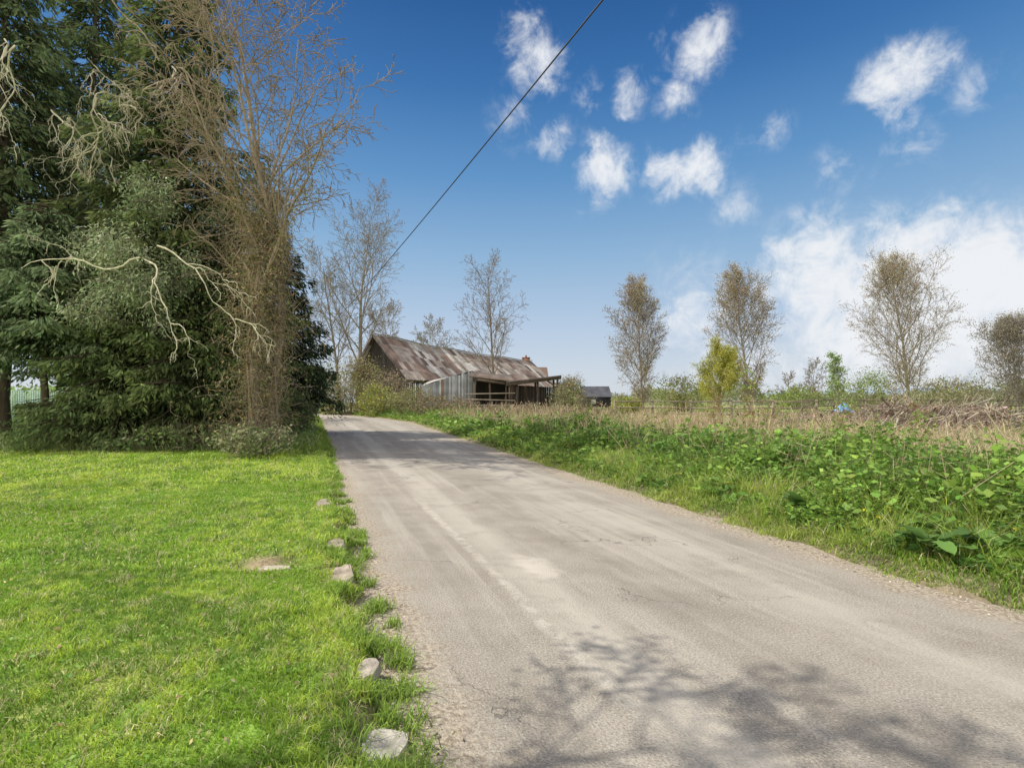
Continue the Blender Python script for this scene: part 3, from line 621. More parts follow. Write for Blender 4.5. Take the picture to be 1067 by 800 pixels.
def vines(tr, S_, seed, nv, nl, nt_, ztop):
    r_ = np.random.default_rng(seed); A = Acc()
    k0 = S_[:, 8] == 0; tz = np.concatenate([[0], S_[k0][:, 5]]); txx = np.concatenate([[0], S_[k0][:, 3]]); tyy = np.concatenate([[0], S_[k0][:, 4]])
    for v_ in range(nv):
        zz = np.linspace(.0, r_.uniform(.6, 1.)*ztop, 60); ph = r_.uniform(0, 6.28)+zz*r_.uniform(-.9, .9); ro = .20-.010*zz+.09*np.sin(zz*2.1+v_)*(v_ % 2)
        add_tube(A, np.stack([np.interp(zz, tz, txx)+np.cos(ph)*ro, np.interp(zz, tz, tyy)+np.sin(ph)*ro, zz], 1), np.linspace(.04, .015, 60), 5, np.array((.36, .29, .20))*r_.uniform(.6, 1.2))
    zz = .6+(ztop-.6)*r_.random(nl); an = r_.uniform(0, 6.28, nl); rd_ = .14+np.abs(r_.normal(0, .36, nl))*(.25+1.5*sm(vn(zz*1.3, an*.8, 4), .25, .8))
    P1_ = np.stack([np.interp(zz, tz, txx)+np.cos(an)*rd_, np.interp(zz, tz, tyy)+np.sin(an)*rd_, zz], 1)
    s1 = S_[(S_[:, 8] == 1) & (S_[:, 5] < ztop)]; n2_ = nl//2; i = r_.integers(0, len(s1), n2_); tq = r_.random((n2_, 1)); P2_ = s1[i, :3]*(1-tq)+s1[i, 3:6]*tq+r_.normal(0, .12, (n2_, 3)); P2_[:, 2] -= r_.exponential(.25, n2_)
    P = np.concatenate([P1_, P2_]); n_ = len(P); D = r_.normal(size=(n_, 3)); D[:, 2] -= .9
    Lf = r_.uniform(.04, .11, n_); cI = np.array([(.40, .29, .14), (.32, .24, .12), (.24, .27, .10), (.17, .21, .08)])[r_.integers(0, 4, n_)]; add_leaves(A, P, D, Lf, Lf*.45, jitc(cI, n_, .3, r_), r_)
    i = r_.integers(0, n_, nt_); Q = P[i]; D2 = nrm(r_.normal(0, .7, (nt_, 3))+np.array([0, 0, -.5]))
    for st_ in range(3):
        Q2 = Q+D2*r_.uniform(.12, .35, (nt_, 1)); add_segs(A, Q, Q2, .007-.0015*st_, .0055-.0015*st_, 3, jitc((.38, .31, .21), nt_, .25, r_)); Q = Q2; D2 = nrm(D2+r_.normal(0, .45, (nt_, 3))+np.array([0, 0, -.2]))
    A.build('ivy', M_twig, tr)['label'] = 'dead brown ivy and vine stems wrapped round the trunk'
ivyt = tree('bare_tree', 'large leafless tree with brown ivy wrapped trunk beside the lane', 'tree', gx(264, 14.8), 14.8, 13.8, .17,
     isp(16, .28, 33, .44), 44, (.33, .265, .185), (.34, .275, .19), None, lean=(.06, .0, 1), minr=.010)
vines(ivyt, LASTS, 5, 7, 7500, 2300, 8.6)
t2_ = tree('bare_tree', 'second leafless tree leaning over the lane behind the ivy trunk', 'tree', gx(280, 16.0), 16.0, 12.8, .12,
     isp(14, .42, 32, .40), 47, (.32, .26, .18), (.34, .28, .195), None, lean=(.10, -.02, 1), minr=.010)
vines(t2_, LASTS, 6, 4, 3200, 1000, 7.5)
def dead_limb(label, px, py, Y, seed, n_=6, Lh=2.0, dirx=0., c0=(.64, .59, .42), tw=.42, dz=(-.8, .4)):
    rd = random.Random(seed); A = Acc(); X, Z = gx(px, Y), gz(py, Y)
    t = thing('dead_branch', label, 'branch', (X, Y, Z), 'pale dead branches hanging among the conifers')
    def limb(p, d, ln, r, lv):
        pts = [p]; k = 12
        for i_ in range(k):
            d = un((d[0]+rd.gauss(0, .33), d[1]+rd.gauss(0, .2), d[2]+rd.gauss(0, .3)-.14)); p = tuple(p[m_]+d[m_]*ln/k for m_ in range(3)); pts.append(p)
            if lv < 3 and rd.random() < tw: limb(p, un((d[0]+rd.gauss(0, .8), d[1]+rd.gauss(0, .5), d[2]+rd.gauss(0, .6))), ln*rd.uniform(.3, .55), r*.6, lv+1)
        add_tube(A, pts, np.linspace(r, r*.35, k+1), 6, np.array(c0)*rd.uniform(.8, 1.1))
    for i_ in range(n_): limb((rd.gauss(0, .3), rd.gauss(0, .1), rd.gauss(0, .2)), un((rd.gauss(0, .9)+dirx, -.3, rd.uniform(*dz))), Lh*rd.uniform(.7, 1.2), .026, 0)
    A.build('limb', M_bark, t, smooth=True)
dead_limb('pale twisted dead branch hanging below the grey green tree', 146, 262, 13.8, 3, 3, 3.4, 0, (.68, .63, .45), .30, (-1.2, -.3))
dead_limb('pale crooked dead branch at the upper left edge of the photo', 14, 50, 15.0, 9, 3, 2.8, 0, (.62, .58, .42), .34, (-.9, 0))
dead_limb('pale dead branch high up among the conifers near the top', 115, 100, 15.2, 12, 3, 3.2, .2, (.46, .42, .30), .36, (-1, .2))
dead_limb('fine grey dead branches among the conifers right of the crooked one', 60, 120, 15.6, 31, 2, 2.8, .2, (.44, .41, .29), .36, (-1, .2))
dead_limb('tangle of dead branches at the top between the conifers and the ivy tree', 185, 70, 15.4, 17, 4, 2.6, .2, (.42, .36, .26), .38)

def shs(t0, lr, n0, n1=6): return [dict(seg=10, jit=.05, trop=.02, n=n0, t0=t0, ang=58, lr=lr, tip=.2, rr=.45), dict(seg=6, jit=.16, trop=.03, n=n1, t0=.2, ang=42, lr=.5, rr=.5), dict(seg=4, jit=.2, trop=.02, n=5, t0=.1, ang=40, lr=.5), dict(seg=3, jit=.2, trop=0, n=0, t0=0, ang=0, lr=0)]
SL = dict(n=3, p=.5, spread=.06, size=.06, w=.6, cols=[(.1, .16, .04)])
tree('shade_tree', 'nearest slim tree standing left of the viewer, its branch shadows on the near lane', 'tree', -5.3, 1.9, 6.9, .06,
     shs(.84, .24, 4, 4), 51, grey, grey, SL, minr=.009, lean=(0, .2, 1))
tree('shade_tree', 'second tree left of the viewer, its shadow at the lower right of the lane', 'tree', -5.2, 2.2, 10.2, .10,
     shs(.72, .25, 8), 58, grey, grey, SL, minr=.010)
tree('shade_tree', 'third and tallest tree left of the viewer, shading the lower right corner of the lane', 'tree', -6.0, 1.9, 12.8, .12,
     shs(.76, .20, 7), 63, grey, grey, SL, minr=.011)

def bush(name, label, cat, x, y, rx, rz, n_, cols, leaf, seed, group=None, zc=None, stemc=(.22, .17, .12), ry=None, nst=14, mat=None):
    r_ = np.random.default_rng(seed); ry = ry or rx; z = Hs(x, y)-.05; t = thing(name, label, cat, (x, y, z), group); zc = rz*.95 if zc is None else zc
    A = Acc(); K = max(12, n_//40); D = nrm(r_.normal(size=(K, 3))); rad = r_.uniform(.35, 1., K)**.5*r_.uniform(.7, 1.25, K)
    cen = D*rad[:, None]*np.array([rx, ry, rz]); cen[:, 2] += zc; cen[:, 2] = np.maximum(cen[:, 2], .1*rz)
    for i_ in range(nst):
        e_ = cen[i_ % K]*1.08; b_ = np.array([r_.normal(0, rx*.12), r_.normal(0, rx*.12), 0]); m_ = (b_+e_)/2+r_.normal(0, rx*.08, 3)
        add_tube(A, [b_, m_, e_], [.012*rx+.012, .01*rx+.008, .008], 4, stemc)
    A.build('stem', M_bark, t); A = Acc()
    k = r_.integers(0, K, n_); P = cen[k]+r_.normal(0, 1, (n_, 3))*np.array([rx, ry, rz])*.17; P[:, 2] = np.maximum(P[:, 2], .02)
    cs = np.asarray(cols); ci = r_.uniform(0, len(cs), K)[k]+r_.normal(0, .3, n_); ci = ci+.4*(P[:, 2]/(zc+rz)-.5)
    colr = cs[np.clip(ci, 0, len(cs)-1).astype(int)]
    Dl = r_.normal(size=(n_, 3)); Lf = leaf*r_.uniform(.5, 1.4, n_); add_leaves(A, P, Dl, Lf, Lf*.55, jitc(colr, n_, .2, r_), r_)
    ks = n_//4; i = r_.integers(0, n_, ks); Ds = nrm(r_.normal(size=(ks, 3))+np.array([0, 0, .9])); add_segs(A, P[i], P[i]+Ds*leaf*r_.uniform(1.5, 4.5, (ks, 1)), leaf*.05, leaf*.03, 3, jitc(stemc, ks, .2, r_)*1.3)
    A.build('foliage', mat or M_leaf, t); return t
G1 = [(.14, .22, .04), (.24, .34, .07), (.33, .43, .10)]
YG = [(.36, .38, .08), (.48, .47, .11), (.27, .35, .08)]
BR = [(.28, .21, .15), (.38, .30, .21), (.24, .25, .10)]
bush('shrub', 'pale grassy shrub at the foot of the ivy covered trunk', 'shrub', gx(266, 14.0), 14.0, .9, .5, 2600, [(.24, .31, .12), (.42, .42, .24), (.22, .3, .1)], .09, 61)
bush('shrub', 'dark leafy shrub on the lane edge below the spruce', 'shrub', gx(306, 21), 21, .8, 1.0, 2400, [(.07, .11, .04), (.14, .2, .07)], .11, 62)
bush('shrub', 'low green shrub under the far left fir', 'shrub', gx(110, 18.5), 18.5, 1.4, .35, 1600, G1, .12, 63)
bush('shrub', 'low dark shrub under the conifers left of the ivy trunk', 'shrub', gx(200, 15.8), 15.8, 1.6, .4, 2400, [(.12, .18, .06), (.22, .30, .10)], .10, 64)
bush('hedge', 'dark hedge bank on the inside of the lane bend', 'hedge', gx(300, 40), 40, 2.6, 2.6, 4500, [(.05, .075, .03), (.1, .14, .05)], .22, 65, ry=9)

T1 = (.30, .26, .20)
def fartree(label, px, pytop, Y, seed, spec, twig=T1, leaf=None, r=None, group=None, bark=None, lean=(0, 0, 1), name='bare_tree', k=1.0, minr=None):
    Ht = (gz(pytop, Y))*k; tree(name, label, 'tree', gx(px, Y), Y, Ht, r or Ht*.012, spec, seed, bark or tuple(c_*.85 for c_ in twig), twig, leaf, lean=lean, minr=minr or Y*.00028, group=group)
gb = 'leafless trees beyond the lane bend'
fartree('tallest leafless tree beyond the lane bend, left of the barn', 374, 218, 66, 71, SP(20, .22, 36, .42, 9, 6, 4), group=gb, k=.98)
fartree('leafless tree leaning left beside the tallest one at the bend', 352, 262, 68, 72, SP(14, .25, 36, .38, 8, 6, 3), group=gb, lean=(-.05, 0, 1), k=.9)
fartree('shorter rounded leafless tree just left of the barn roof', 405, 318, 92, 73, SP(16, .2, 48, .45, 8, 6, 3), group=gb, k=.88)
fartree('rounded leafless tree showing above the barn roof', 447, 333, 110, 74, SP(16, .3, 50, .42, 8, 6, 3), group=gb, k=.88)
fartree('tall leafless tree standing behind the lean-to against the sky', 515, 270, 61.5, 75, SP(20, .24, 38, .38, 9, 5, 3), twig=(.29, .24, .18), lean=(.02, 0, 1), r=.2, k=.86, minr=.014)
for i_, (px, Y, rx, rz, cs, lb) in enumerate([
    (342, 62, 3.0, 3.0, YG, 'yellow green bush at the outside of the lane bend'), (360, 60, 2.4, 3.8, BR, 'brown twiggy bush on the bend below the tallest bare tree'),
    (394, 53, 2.0, 1.6, YG, 'low sunny bush at the lane edge below the barn gable'), (425, 48, 2.0, 1.4, [(.3, .3, .13), (.36, .38, .14)], 'olive bush on the verge below the barn wall'),
    (450, 43, 1.7, 1.0, BR, 'reddish bramble bush on the verge left of the lean-to'), (402, 58, 2.6, 2.6, BR, 'brown shrub against the dark barn gable'),
    (380, 61, 2.4, 3.3, [(.3, .26, .12), (.38, .38, .14)], 'olive twiggy bush hiding the left corner of the barn'),
    (478, 40, 1.5, .8, BR, 'dry brushy bush on the bank in front of the lean-to'), (520, 34, 1.7, .5, BR, 'brown bramble mound in front of the open shed'),
    (563, 33, 1.4, .6, BR, 'brown shrub on the bank below the end of the open shed'), (592, 30, 1.2, 1.35, [(.26, .29, .12), (.36, .30, .19)], 'upright olive brown shrub right of the open shed'),
    (592, 76, 2.6, 2.4, [(.11, .16, .06), (.2, .26, .09)], 'dark green evergreen bush left of the small black barn'),
    (622, 26, 1.1, .5, BR, 'small brown briar on the bank in front of the black barn'),
    (652, 46, 1.3, .9, YG, 'yellow green bush left of the first poplar trunk'), (708, 60, 3.2, 2.3, YG, 'lime green bush between the first and second poplars'),
    (905, 62, 3.4, 2.6, G1, 'green bush left of the third poplar'), (985, 60, 3.2, 2.2, [(.25, .3, .1), (.36, .32, .17)], 'olive bush right of the third poplar'),
    (1050, 55, 4.0, 2.4, [(.22, .25, .11), (.3, .27, .17)], 'dull green thicket at the right edge of the photo'), (830, 75, 3.4, 1.6, G1, 'low green bush right of the second poplar')]):
    bush('bush', lb, 'bush', gx(px, Y), Y, rx, rz, 2800, cs, .05+Y*.0026, 80+i_)
tree('golden_willow', 'golden yellow green willow in front of the second poplar', 'tree', gx(748, 49), 49, 5.6, .16,
     SP(22, .12, 46, .50, 9, 6, 3, up=.08, jit=.09), 111, (.3, .26, .12), (.42, .38, .12), dict(n=4, p=.7, spread=.14, size=.11, w=.4, cols=[(.36, .38, .08), (.50, .50, .10), (.56, .53, .13)], droop=.4), minr=.012)
po = dict(n=3, p=.45, spread=.22, size=.09, w=.8, cols=[(.36, .27, .18), (.45, .37, .26), (.44, .40, .22)])
gp = 'tall budding poplars in a row across the field'
ovs = lambda lr, n0=38, a=41: SP(n0, .05, a, lr, 9, 5, 3, prof=oval, up=.11)
fartree('slim budding poplar left of the golden willow', 668, 296, 60, 91, ovs(.35), twig=(.38, .32, .25), leaf=po, name='poplar_tree', group=gp, k=.95, r=.14)
fartree('budding poplar directly behind the golden willow', 781, 284, 54, 92, ovs(.35), twig=(.38, .32, .25), leaf=po, name='poplar_tree', group=gp, k=.95, r=.14)
fartree('tallest and widest budding poplar, above the brush pile', 948, 264, 44, 96, ovs(.39, 40, 40), twig=(.37, .32, .25), leaf=dict(po, size=.075), name='poplar_tree', group=gp, k=.95, r=.14)
fartree('greyish budding tree at the right edge of the photo', 1060, 338, 48, 94, ovs(.5), twig=(.34, .30, .25), leaf=dict(po, cols=[(.28, .25, .19), (.36, .33, .25)]), name='poplar_tree', group=gp, k=.95)
fartree('small leafless tree far off between second and third poplars', 846, 376, 90, 95, SP(14, .2, 42, .45, 7, 5, 2), group='small far trees', k=.88)
fartree('small fresh green tree far off left of the third poplar', 874, 370, 82, 96, SP(14, .1, 35, .26, 7, 4, 2), leaf=dict(n=2, p=.5, spread=.25, size=.24, cols=[(.22, .33, .1), (.30, .40, .14)]), name='green_tree', group='small far trees', k=.95)
fartree('small bare tree far off right of the golden willow', 822, 388, 95, 97, SP(12, .2, 42, .45, 6, 5, 2), group='small far trees', k=.88)
fartree('small bare tree far off between the first poplar and the willow', 712, 392, 95, 98, SP(12, .2, 42, .45, 6, 5, 2), group='small far trees', k=.88)
for px, Y, hh_, lb, pl in ((785, 13.0, 2.0, 'reddish leafy sapling on the green bank below the second poplar', .7), (745, 17, 1.5, 'thin brown sapling on the bank left of the reddish one', .3), (600, 24, 1.6, 'straggly young sapling on the bank nearest the barn', .3), (870, 11.5, 1.2, 'short twiggy sapling on the bank in front of the brush pile', .3), (690, 20, 1.6, 'spindly sapling on the bank below the lime green bush', .3), (960, 10.5, 1.2, 'twiggy sapling on the bank below the tallest poplar', .3)):
    tree('sapling', lb, 'sapling', gx(px, Y), Y, hh_, .014, SP(9, .15, 40, .4, 4, 2, 1), int(px), (.3, .19, .13), (.38, .24, .16), dict(n=2, p=pl, spread=.03, size=.07, cols=[(.25, .36, .08), (.36, .26, .12)]), minr=.004, group='young saplings on the bank')

A = Acc(); r_ = np.random.default_rng(77); n_ = 46000
Y = r_.uniform(150, 330, n_); X = r_.uniform(-.05, 1.2, n_)*Y; ang_ = X/Y; top = 1.2+8*np.clip(fbm(ang_*14, Y*.004, 12)-.25, 0, 1)*1.4+3.5*vn(ang_*60, Y*.02, 5)**2
P = np.stack([X, Y, top*r_.random(n_)**.6], 1); Dl = r_.normal(size=(n_, 3)); Lf = r_.uniform(.5, 1.3, n_)
cs = mixc((.26, .25, .17), (.34, .37, .17), sm(vn(ang_*35, Y*.03, 3), .3, .7)); cs = mixc(cs, (.2, .24, .14), sm(vn(ang_*22+9, Y*.02, 6), .6, .8)); add_leaves(A, P, Dl, Lf, Lf*.7, jitc(cs, n_, .15, r_), r_)
xl = r_.uniform(-1.2, -.15, 22000)*55; yl = r_.uniform(46, 62, 22000); P = np.stack([xl-3, yl, (1+3.2*vn(xl*.3, yl*.1, 8))*r_.random(22000)], 1); k = xl < -27; P = P[k]
add_leaves(A, P, r_.normal(size=P.shape), .45, .3, jitc((.32, .44, .15), len(P), .25, r_), r_)
tag(A.build('distant_wood', M_leaf), 'low line of distant hedges and woods on the horizon', 'woods', kind='stuff')
A = Acc(); xs = np.linspace(-600, 2600, 90); hz = 14+26*fbm(xs*.0016, xs*0, 5)+26*sm(xs, 700, 1500)
V = np.concatenate([np.stack([xs, xs*0+1500, xs*0-5], 1), np.stack([xs, xs*0+1900, hz], 1), np.stack([xs, xs*0+2400, xs*0-5], 1)]); n_ = len(xs)
q = [[i, i+1, n_+i+1, n_+i] for i in range(n_-1)]+[[n_+i, n_+i+1, 2*n_+i+1, 2*n_+i] for i in range(n_-1)]
A.add(V, q, (.28, .35, .42)); tag(A.build('hills', M_ground, smooth=True), 'faint blue green hills on the right horizon', 'hills', kind='structure')

# ---------------------------------------------------------------- barn
r_ = np.random.default_rng(8)
barn = thing('barn', 'long old barn with rusty corrugated roof and dark boarded gable', 'barn', (-17, 64, 0))
u = np.array([.61, .79, 0]); u /= np.linalg.norm(u); nrmv = np.array([u[1], -u[0], 0])
LB, wF, wB, eF, eB = 33., 5.6, 4.2, 4.5, 4.6
rid = lambda t: 9.85-1.2*t-.35*math.sin(math.pi*t)+.08*math.sin(t*19)
def bpnt(s, wdt, z): return u*s+nrmv*wdt+np.array([0, 0, z])
A = Acc()
def wall(A, p0, p1, ztop0, ztop1, n_, c0, zb=-.1):
    for i in range(n_):
        a, b_ = i/n_, (i+1)/n_-.004
        za, zb_ = ztop0+(ztop1-ztop0)*a, ztop0+(ztop1-ztop0)*b_
        pa, pb = p0+(p1-p0)*a, p0+(p1-p0)*b_; o_ = r_.uniform(-.015, .015)*nrm(np.cross(p1-p0, [0, 0, 1.]))
        cl = np.array(c0)*r_.uniform(.6, 1.4); A.add([pa+o_+[0, 0, zb], pb+o_+[0, 0, zb], pb+o_+[0, 0, zb_], pa+o_+[0, 0, za]], [[0, 1, 2, 3]], cl)
dkw = (.04, .034, .028)
p = bpnt(0, -wB, 0); q0 = bpnt(0, 0, 0); q1 = bpnt(0, wF, 0)
wall(A, p, q0, eB, 9.6, 26, dkw); wall(A, q0, q1, 9.6, eF, 34, dkw)
wall(A, bpnt(LB, -wB, 0), bpnt(LB, 0, 0), eB, 8.3, 20, dkw); wall(A, bpnt(LB, 0, 0), bpnt(LB, wF, 0), 8.3, eF-.2, 24, dkw)
wall(A, bpnt(0, wF, 0), bpnt(LB, wF, 0), eF-.1, eF-.4, 150, (.05, .042, .034)); wall(A, bpnt(0, -wB, 0), bpnt(LB, -wB, 0), eB-.1, eB-.3, 90, dkw)
A.build('wall', M_wood, barn)
A = Acc(); A.add([bpnt(9, wF+.06, .0), bpnt(13, wF+.06, 0), bpnt(13, wF+.06, 3.6), bpnt(9, wF+.06, 3.6)], [[0, 1, 2, 3]], (.015, .013, .012))
for s_ in (9, 13): add_beam(A, bpnt(s_, wF+.1, 0), bpnt(s_, wF+.1, 3.7), .2, .15, (.12, .09, .07))
add_beam(A, bpnt(8.9, wF+.1, 3.7), bpnt(13.1, wF+.1, 3.7), .15, .2, (.12, .09, .07)); A.build('door', M_wood, barn)
for side in (1, -1):
    A = Acc(); ns, nk = 44, 5; wd = (wF+.5) if side > 0 else (wB+.4); ez = eF-.35 if side > 0 else eB-.3
    for i in range(ns):
        pale = r_.random() < .16
        for j in range(nk):
            s0, s1 = -.45+i*(LB+.9)/ns, -.45+(i+1)*(LB+.9)/ns; t0, t1 = j/nk, (j+1)/nk+.015
            def zz_(s_, t_):
                rt = min(max(s_/LB, 0), 1); zr = rid(rt); base_ = zr+(ez-.25*rt-zr)*t_; return base_-.15*math.sin(math.pi*t_)*math.sin(math.pi*rt*2.3)**2
            lift = .02*(nk-j)+r_.uniform(0, .04)
            rg = r_.uniform(-.15, .15) if j == nk-1 else 0
            vs_ = [bpnt(s0, side*wd*t0, zz_(s0, t0)-lift+.1), bpnt(s1, side*wd*t0, zz_(s1, t0)-lift+.1), bpnt(s1, side*(wd*t1+rg), zz_(s1, t1)-lift+.1), bpnt(s0, side*(wd*t1+rg), zz_(s0, t1)-lift+.1)]
            g_ = r_.random(); nn_ = float(vn(np.array([i*.45]), np.array([j*.8]), 3)[0])
            base_ = np.array((.25, .18, .14)) if nn_ < .45 else np.array((.32, .27, .225))
            if pale and g_ < .8 or g_ < .07: base_ = np.array((.48, .45, .40))
            if g_ > .86: base_ = np.array((.17, .12, .095))
            K = 6; V = []
            for kk in range(K+1):
                a = kk/K; dz_ = .03*(kk % 2); V += [vs_[0]*(1-a)+vs_[1]*a+[0, 0, dz_], vs_[3]*(1-a)+vs_[2]*a+[0, 0, dz_]]
            A.add(V, [[2*kk, 2*kk+2, 2*kk+3, 2*kk+1] for kk in range(K)], base_*r_.uniform(.8, 1.2))
    if side > 0:
        for i in range(ns):
            a, b_ = -.45+i*(LB+.9)/ns, -.45+(i+1)*(LB+.9)/ns; add_beam(A, bpnt(a, 0, rid(min(max(a/LB, 0), 1))+.14), bpnt(b_, 0, rid(min(max(b_/LB, 0), 1))+.14), .5, .07, (.34, .30, .26))
    A.build('roof', M_metal, barn)
A = Acc(); add_beam(A, bpnt(-.5, 0, rid(0)), bpnt(-.5, wF+.5, eF-.35), .08, .28, (.12, .1, .085)); add_beam(A, bpnt(-.5, 0, rid(0)), bpnt(-.5, -wB-.4, eB-.3), .08, .28, (.12, .1, .085)); A.build('barge_board', M_wood, barn)

Y0 = 56.; x0, x1 = gx(436, Y0), gx(492, Y0)
lt_ = thing('lean_to_shed', 'grey corrugated iron lean-to with slanting roof in front of barn', 'shed', (x0, Y0, 0))
A = Acc(); n_ = 34; W_ = x1-x0
for i in range(n_):
    a, b_ = i/n_, (i+1)/n_; jg = r_.uniform(-.12, .12); za, zb_ = 3.0+1.9*a**.8+jg, 3.0+1.9*b_**.8+jg
    cl = np.array((.36, .38, .40))*r_.uniform(.55, 1.35) if r_.random() > .2 else np.array((.24, .16, .12))
    oy = .06*(i % 2)
    A.add([[W_*a, oy, 0], [W_*b_, .06-oy, 0], [W_*b_, .06-oy, zb_], [W_*a, oy, za]], [[0, 1, 2, 3]], cl)
    A.add([[0, 5*a, 0], [0, 5*b_, 0], [0, 5*b_, 3.0+.8*b_], [0, 5*a, 3.0+.8*a]], [[0, 1, 2, 3]], cl*.9)
    A.add([[W_, 5*a, 0], [W_, 5*b_, 0], [W_, 5*b_, 4.9], [W_, 5*a, 4.9]], [[0, 1, 2, 3]], cl*.5)
A.build('wall', M_metal, lt_); A = Acc()
for i in range(16):
    a, b_ = i/16, (i+1)/16; za, zb_ = 3.06+1.9*a**.8, 3.06+1.9*b_**.8
    A.add([[W_*a, .1, za], [W_*b_, .1, zb_], [W_*b_, 5.2, zb_+.8*(1-b_)], [W_*a, 5.2, za+.8*(1-a)]], [[0, 1, 2, 3]], np.array((.4, .38, .36))*r_.uniform(.7, 1.2))
A.build('roof', M_metal, lt_)
Y0 = 52.; X0 = gx(492, Y0); osd = thing('open_shed', 'open fronted timber shed with low dark roof on posts', 'shed', (X0, Y0, 0)); W_ = gx(580, Y0)-X0
def slab(A, xa, xb, ya, yb, zf, th, cf, n_=12):
    for i in range(n_):
        a, b_ = xa+(xb-xa)*i/n_, xa+(xb-xa)*(i+1)/n_; za0, za1 = zf(a); zb0, zb1 = zf(b_)
        A.add([[a, ya, za0], [b_, ya, zb0], [b_, yb, zb1], [a, yb, za1], [a, ya, za0-th], [b_, ya, zb0-th], [b_, yb, zb1-th], [a, yb, za1-th]],
              [[0, 1, 2, 3], [4, 7, 6, 5], [0, 4, 5, 1], [3, 2, 6, 7]], cf*r_.uniform(.75, 1.25))
A = Acc()
slab(A, -.3, W_*.46, -.3, 5.0, lambda x_: (4.15-.12*x_, 4.9-.12*x_), .14, np.array((.15, .115, .09)))
slab(A, W_*.40, W_*1.03, -1.8, 4.0, lambda x_: (3.55+.6*(x_/W_-.42)/.6, 3.65+.6*(x_/W_-.42)/.6), .26, np.array((.065, .052, .044)))
A.build('roof', M_metal, osd)
for xx_, lnx in ((.02, 0), (.2, .12), (.4, -.1)):
    A = Acc(); add_beam(A, (W_*xx_+lnx, .1, 0), (W_*xx_, .1, 3.7), .18, .18, (.11, .085, .065)); A.build('post', M_wood, osd)
for xx_ in (.52, .76, .99):
    for yy_ in (-1.4, 3.4):
        zt = 3.35+.6*(xx_-.42)/.6; A = Acc(); add_beam(A, (W_*xx_+.08, yy_, 0), (W_*xx_, yy_, zt), .2, .2, (.065, .052, .044)); A.build('post', M_wood, osd)
A = Acc(); add_beam(A, (0, -.05, 3.85), (W_*.44, -.05, 3.35), .16, .24, (.13, .1, .08)); add_beam(A, (W_*.40, -1.65, 3.2), (W_*1.03, -1.65, 3.88), .14, .22, (.08, .065, .05))
add_beam(A, (W_*.99, -1.4, 2.9), (W_*.86, -1.4, 3.7), .1, .12, (.08, .065, .05))
A.build('beam', M_wood, osd)
for zr_, b_ in ((1.2, .05), (1.8, -.12), (2.3, .1)):
    A = Acc(); add_beam(A, (-.6, -1.9, zr_), (W_*.5, -1.9, zr_+b_), .06, .10, (.28, .24, .19)); A.build('rail', M_wood, osd)
A = Acc(); A.add([[0, 4.9, 0], [W_*.42, 4.9, 0], [W_*.42, 4.9, 4.0], [0, 4.9, 4.6]], [[0, 1, 2, 3]], (.03, .026, .022)); A.add([[W_*.42, 4.9, 0], [W_*.42, 1.2, 0], [W_*.42, 1.2, 3.6], [W_*.42, 4.9, 4.0]], [[0, 1, 2, 3]], (.05, .042, .034)); A.build('back_wall', M_wood, osd)

Yh = 104.; Xh = gx(548, Yh); hs = thing('brick_house', 'brick house mostly hidden behind barn, chimney above the roof', 'house', (Xh, Yh, 0))
A = Acc(); add_box(A, (0, 3, 3.4), (8, 7, 6.8), (.2, .12, .09)); A.build('wall', M_brick, hs)
A = Acc(); A.add([[-4.4, -1, 6.6], [4.4, -1, 6.6], [4.4, 3, 8.7], [-4.4, 3, 8.7], [-4.4, 7, 6.6], [4.4, 7, 6.6]], [[0, 1, 2, 3], [3, 2, 5, 4]], (.15, .10, .075)); A.add([[-4, -.5, 6.7], [-4, 6.5, 6.7], [-4, 3, 8.6], [4, -.5, 6.7], [4, 6.5, 6.7], [4, 3, 8.6]], [[0, 1, 2], [3, 4, 5]], (.18, .1, .07)); A.build('roof', M_brick, hs)
A = Acc(); add_box(A, (0, 2.8, 9.4), (1.5, 1.1, 2.2), (.26, .12, .085)); add_box(A, (0, 2.8, 10.6), (1.7, 1.3, .25), (.2, .1, .07)); A.build('chimney', M_brick, hs)
A = Acc(); add_tube(A, [(0, 2.8, 10.7), (0, 2.8, 11.2)], [.22, .18], 8, (.3, .15, .09)); A.build('chimney_pot', M_brick, hs)
Yb = 100.; Xb = gx(608, Yb); bb = thing('black_barn', 'small black weatherboarded barn far across the field', 'barn', (Xb, Yb, 0)); W_ = gx(636, Yb)-Xb
A = Acc(); add_box(A, (W_/2, 3, 1.3), (W_, 6, 2.6), (.02, .02, .024))
for x_ in (0.01, W_-.01): A.add([[x_, 0, 2.6], [x_, 6, 2.6], [x_, 3, 4.5]], [[0, 1, 2]], (.02, .02, .024))
A.build('wall', M_wood, bb); A = Acc(); A.add([[-.2, -.3, 2.45], [W_+.2, -.3, 2.45], [W_+.2, 3, 4.6], [-.2, 3, 4.6], [W_+.2, 6.3, 2.45], [-.2, 6.3, 2.45]], [[0, 1, 2, 3], [3, 2, 4, 5]], (.08, .08, .09)); A.build('roof', M_metal, bb)
A = Acc(); add_box(A, (W_*.35, -.02, 1.5), (.9, .08, .9), (.5, .5, .48)); A.build('window', M_wood, bb)

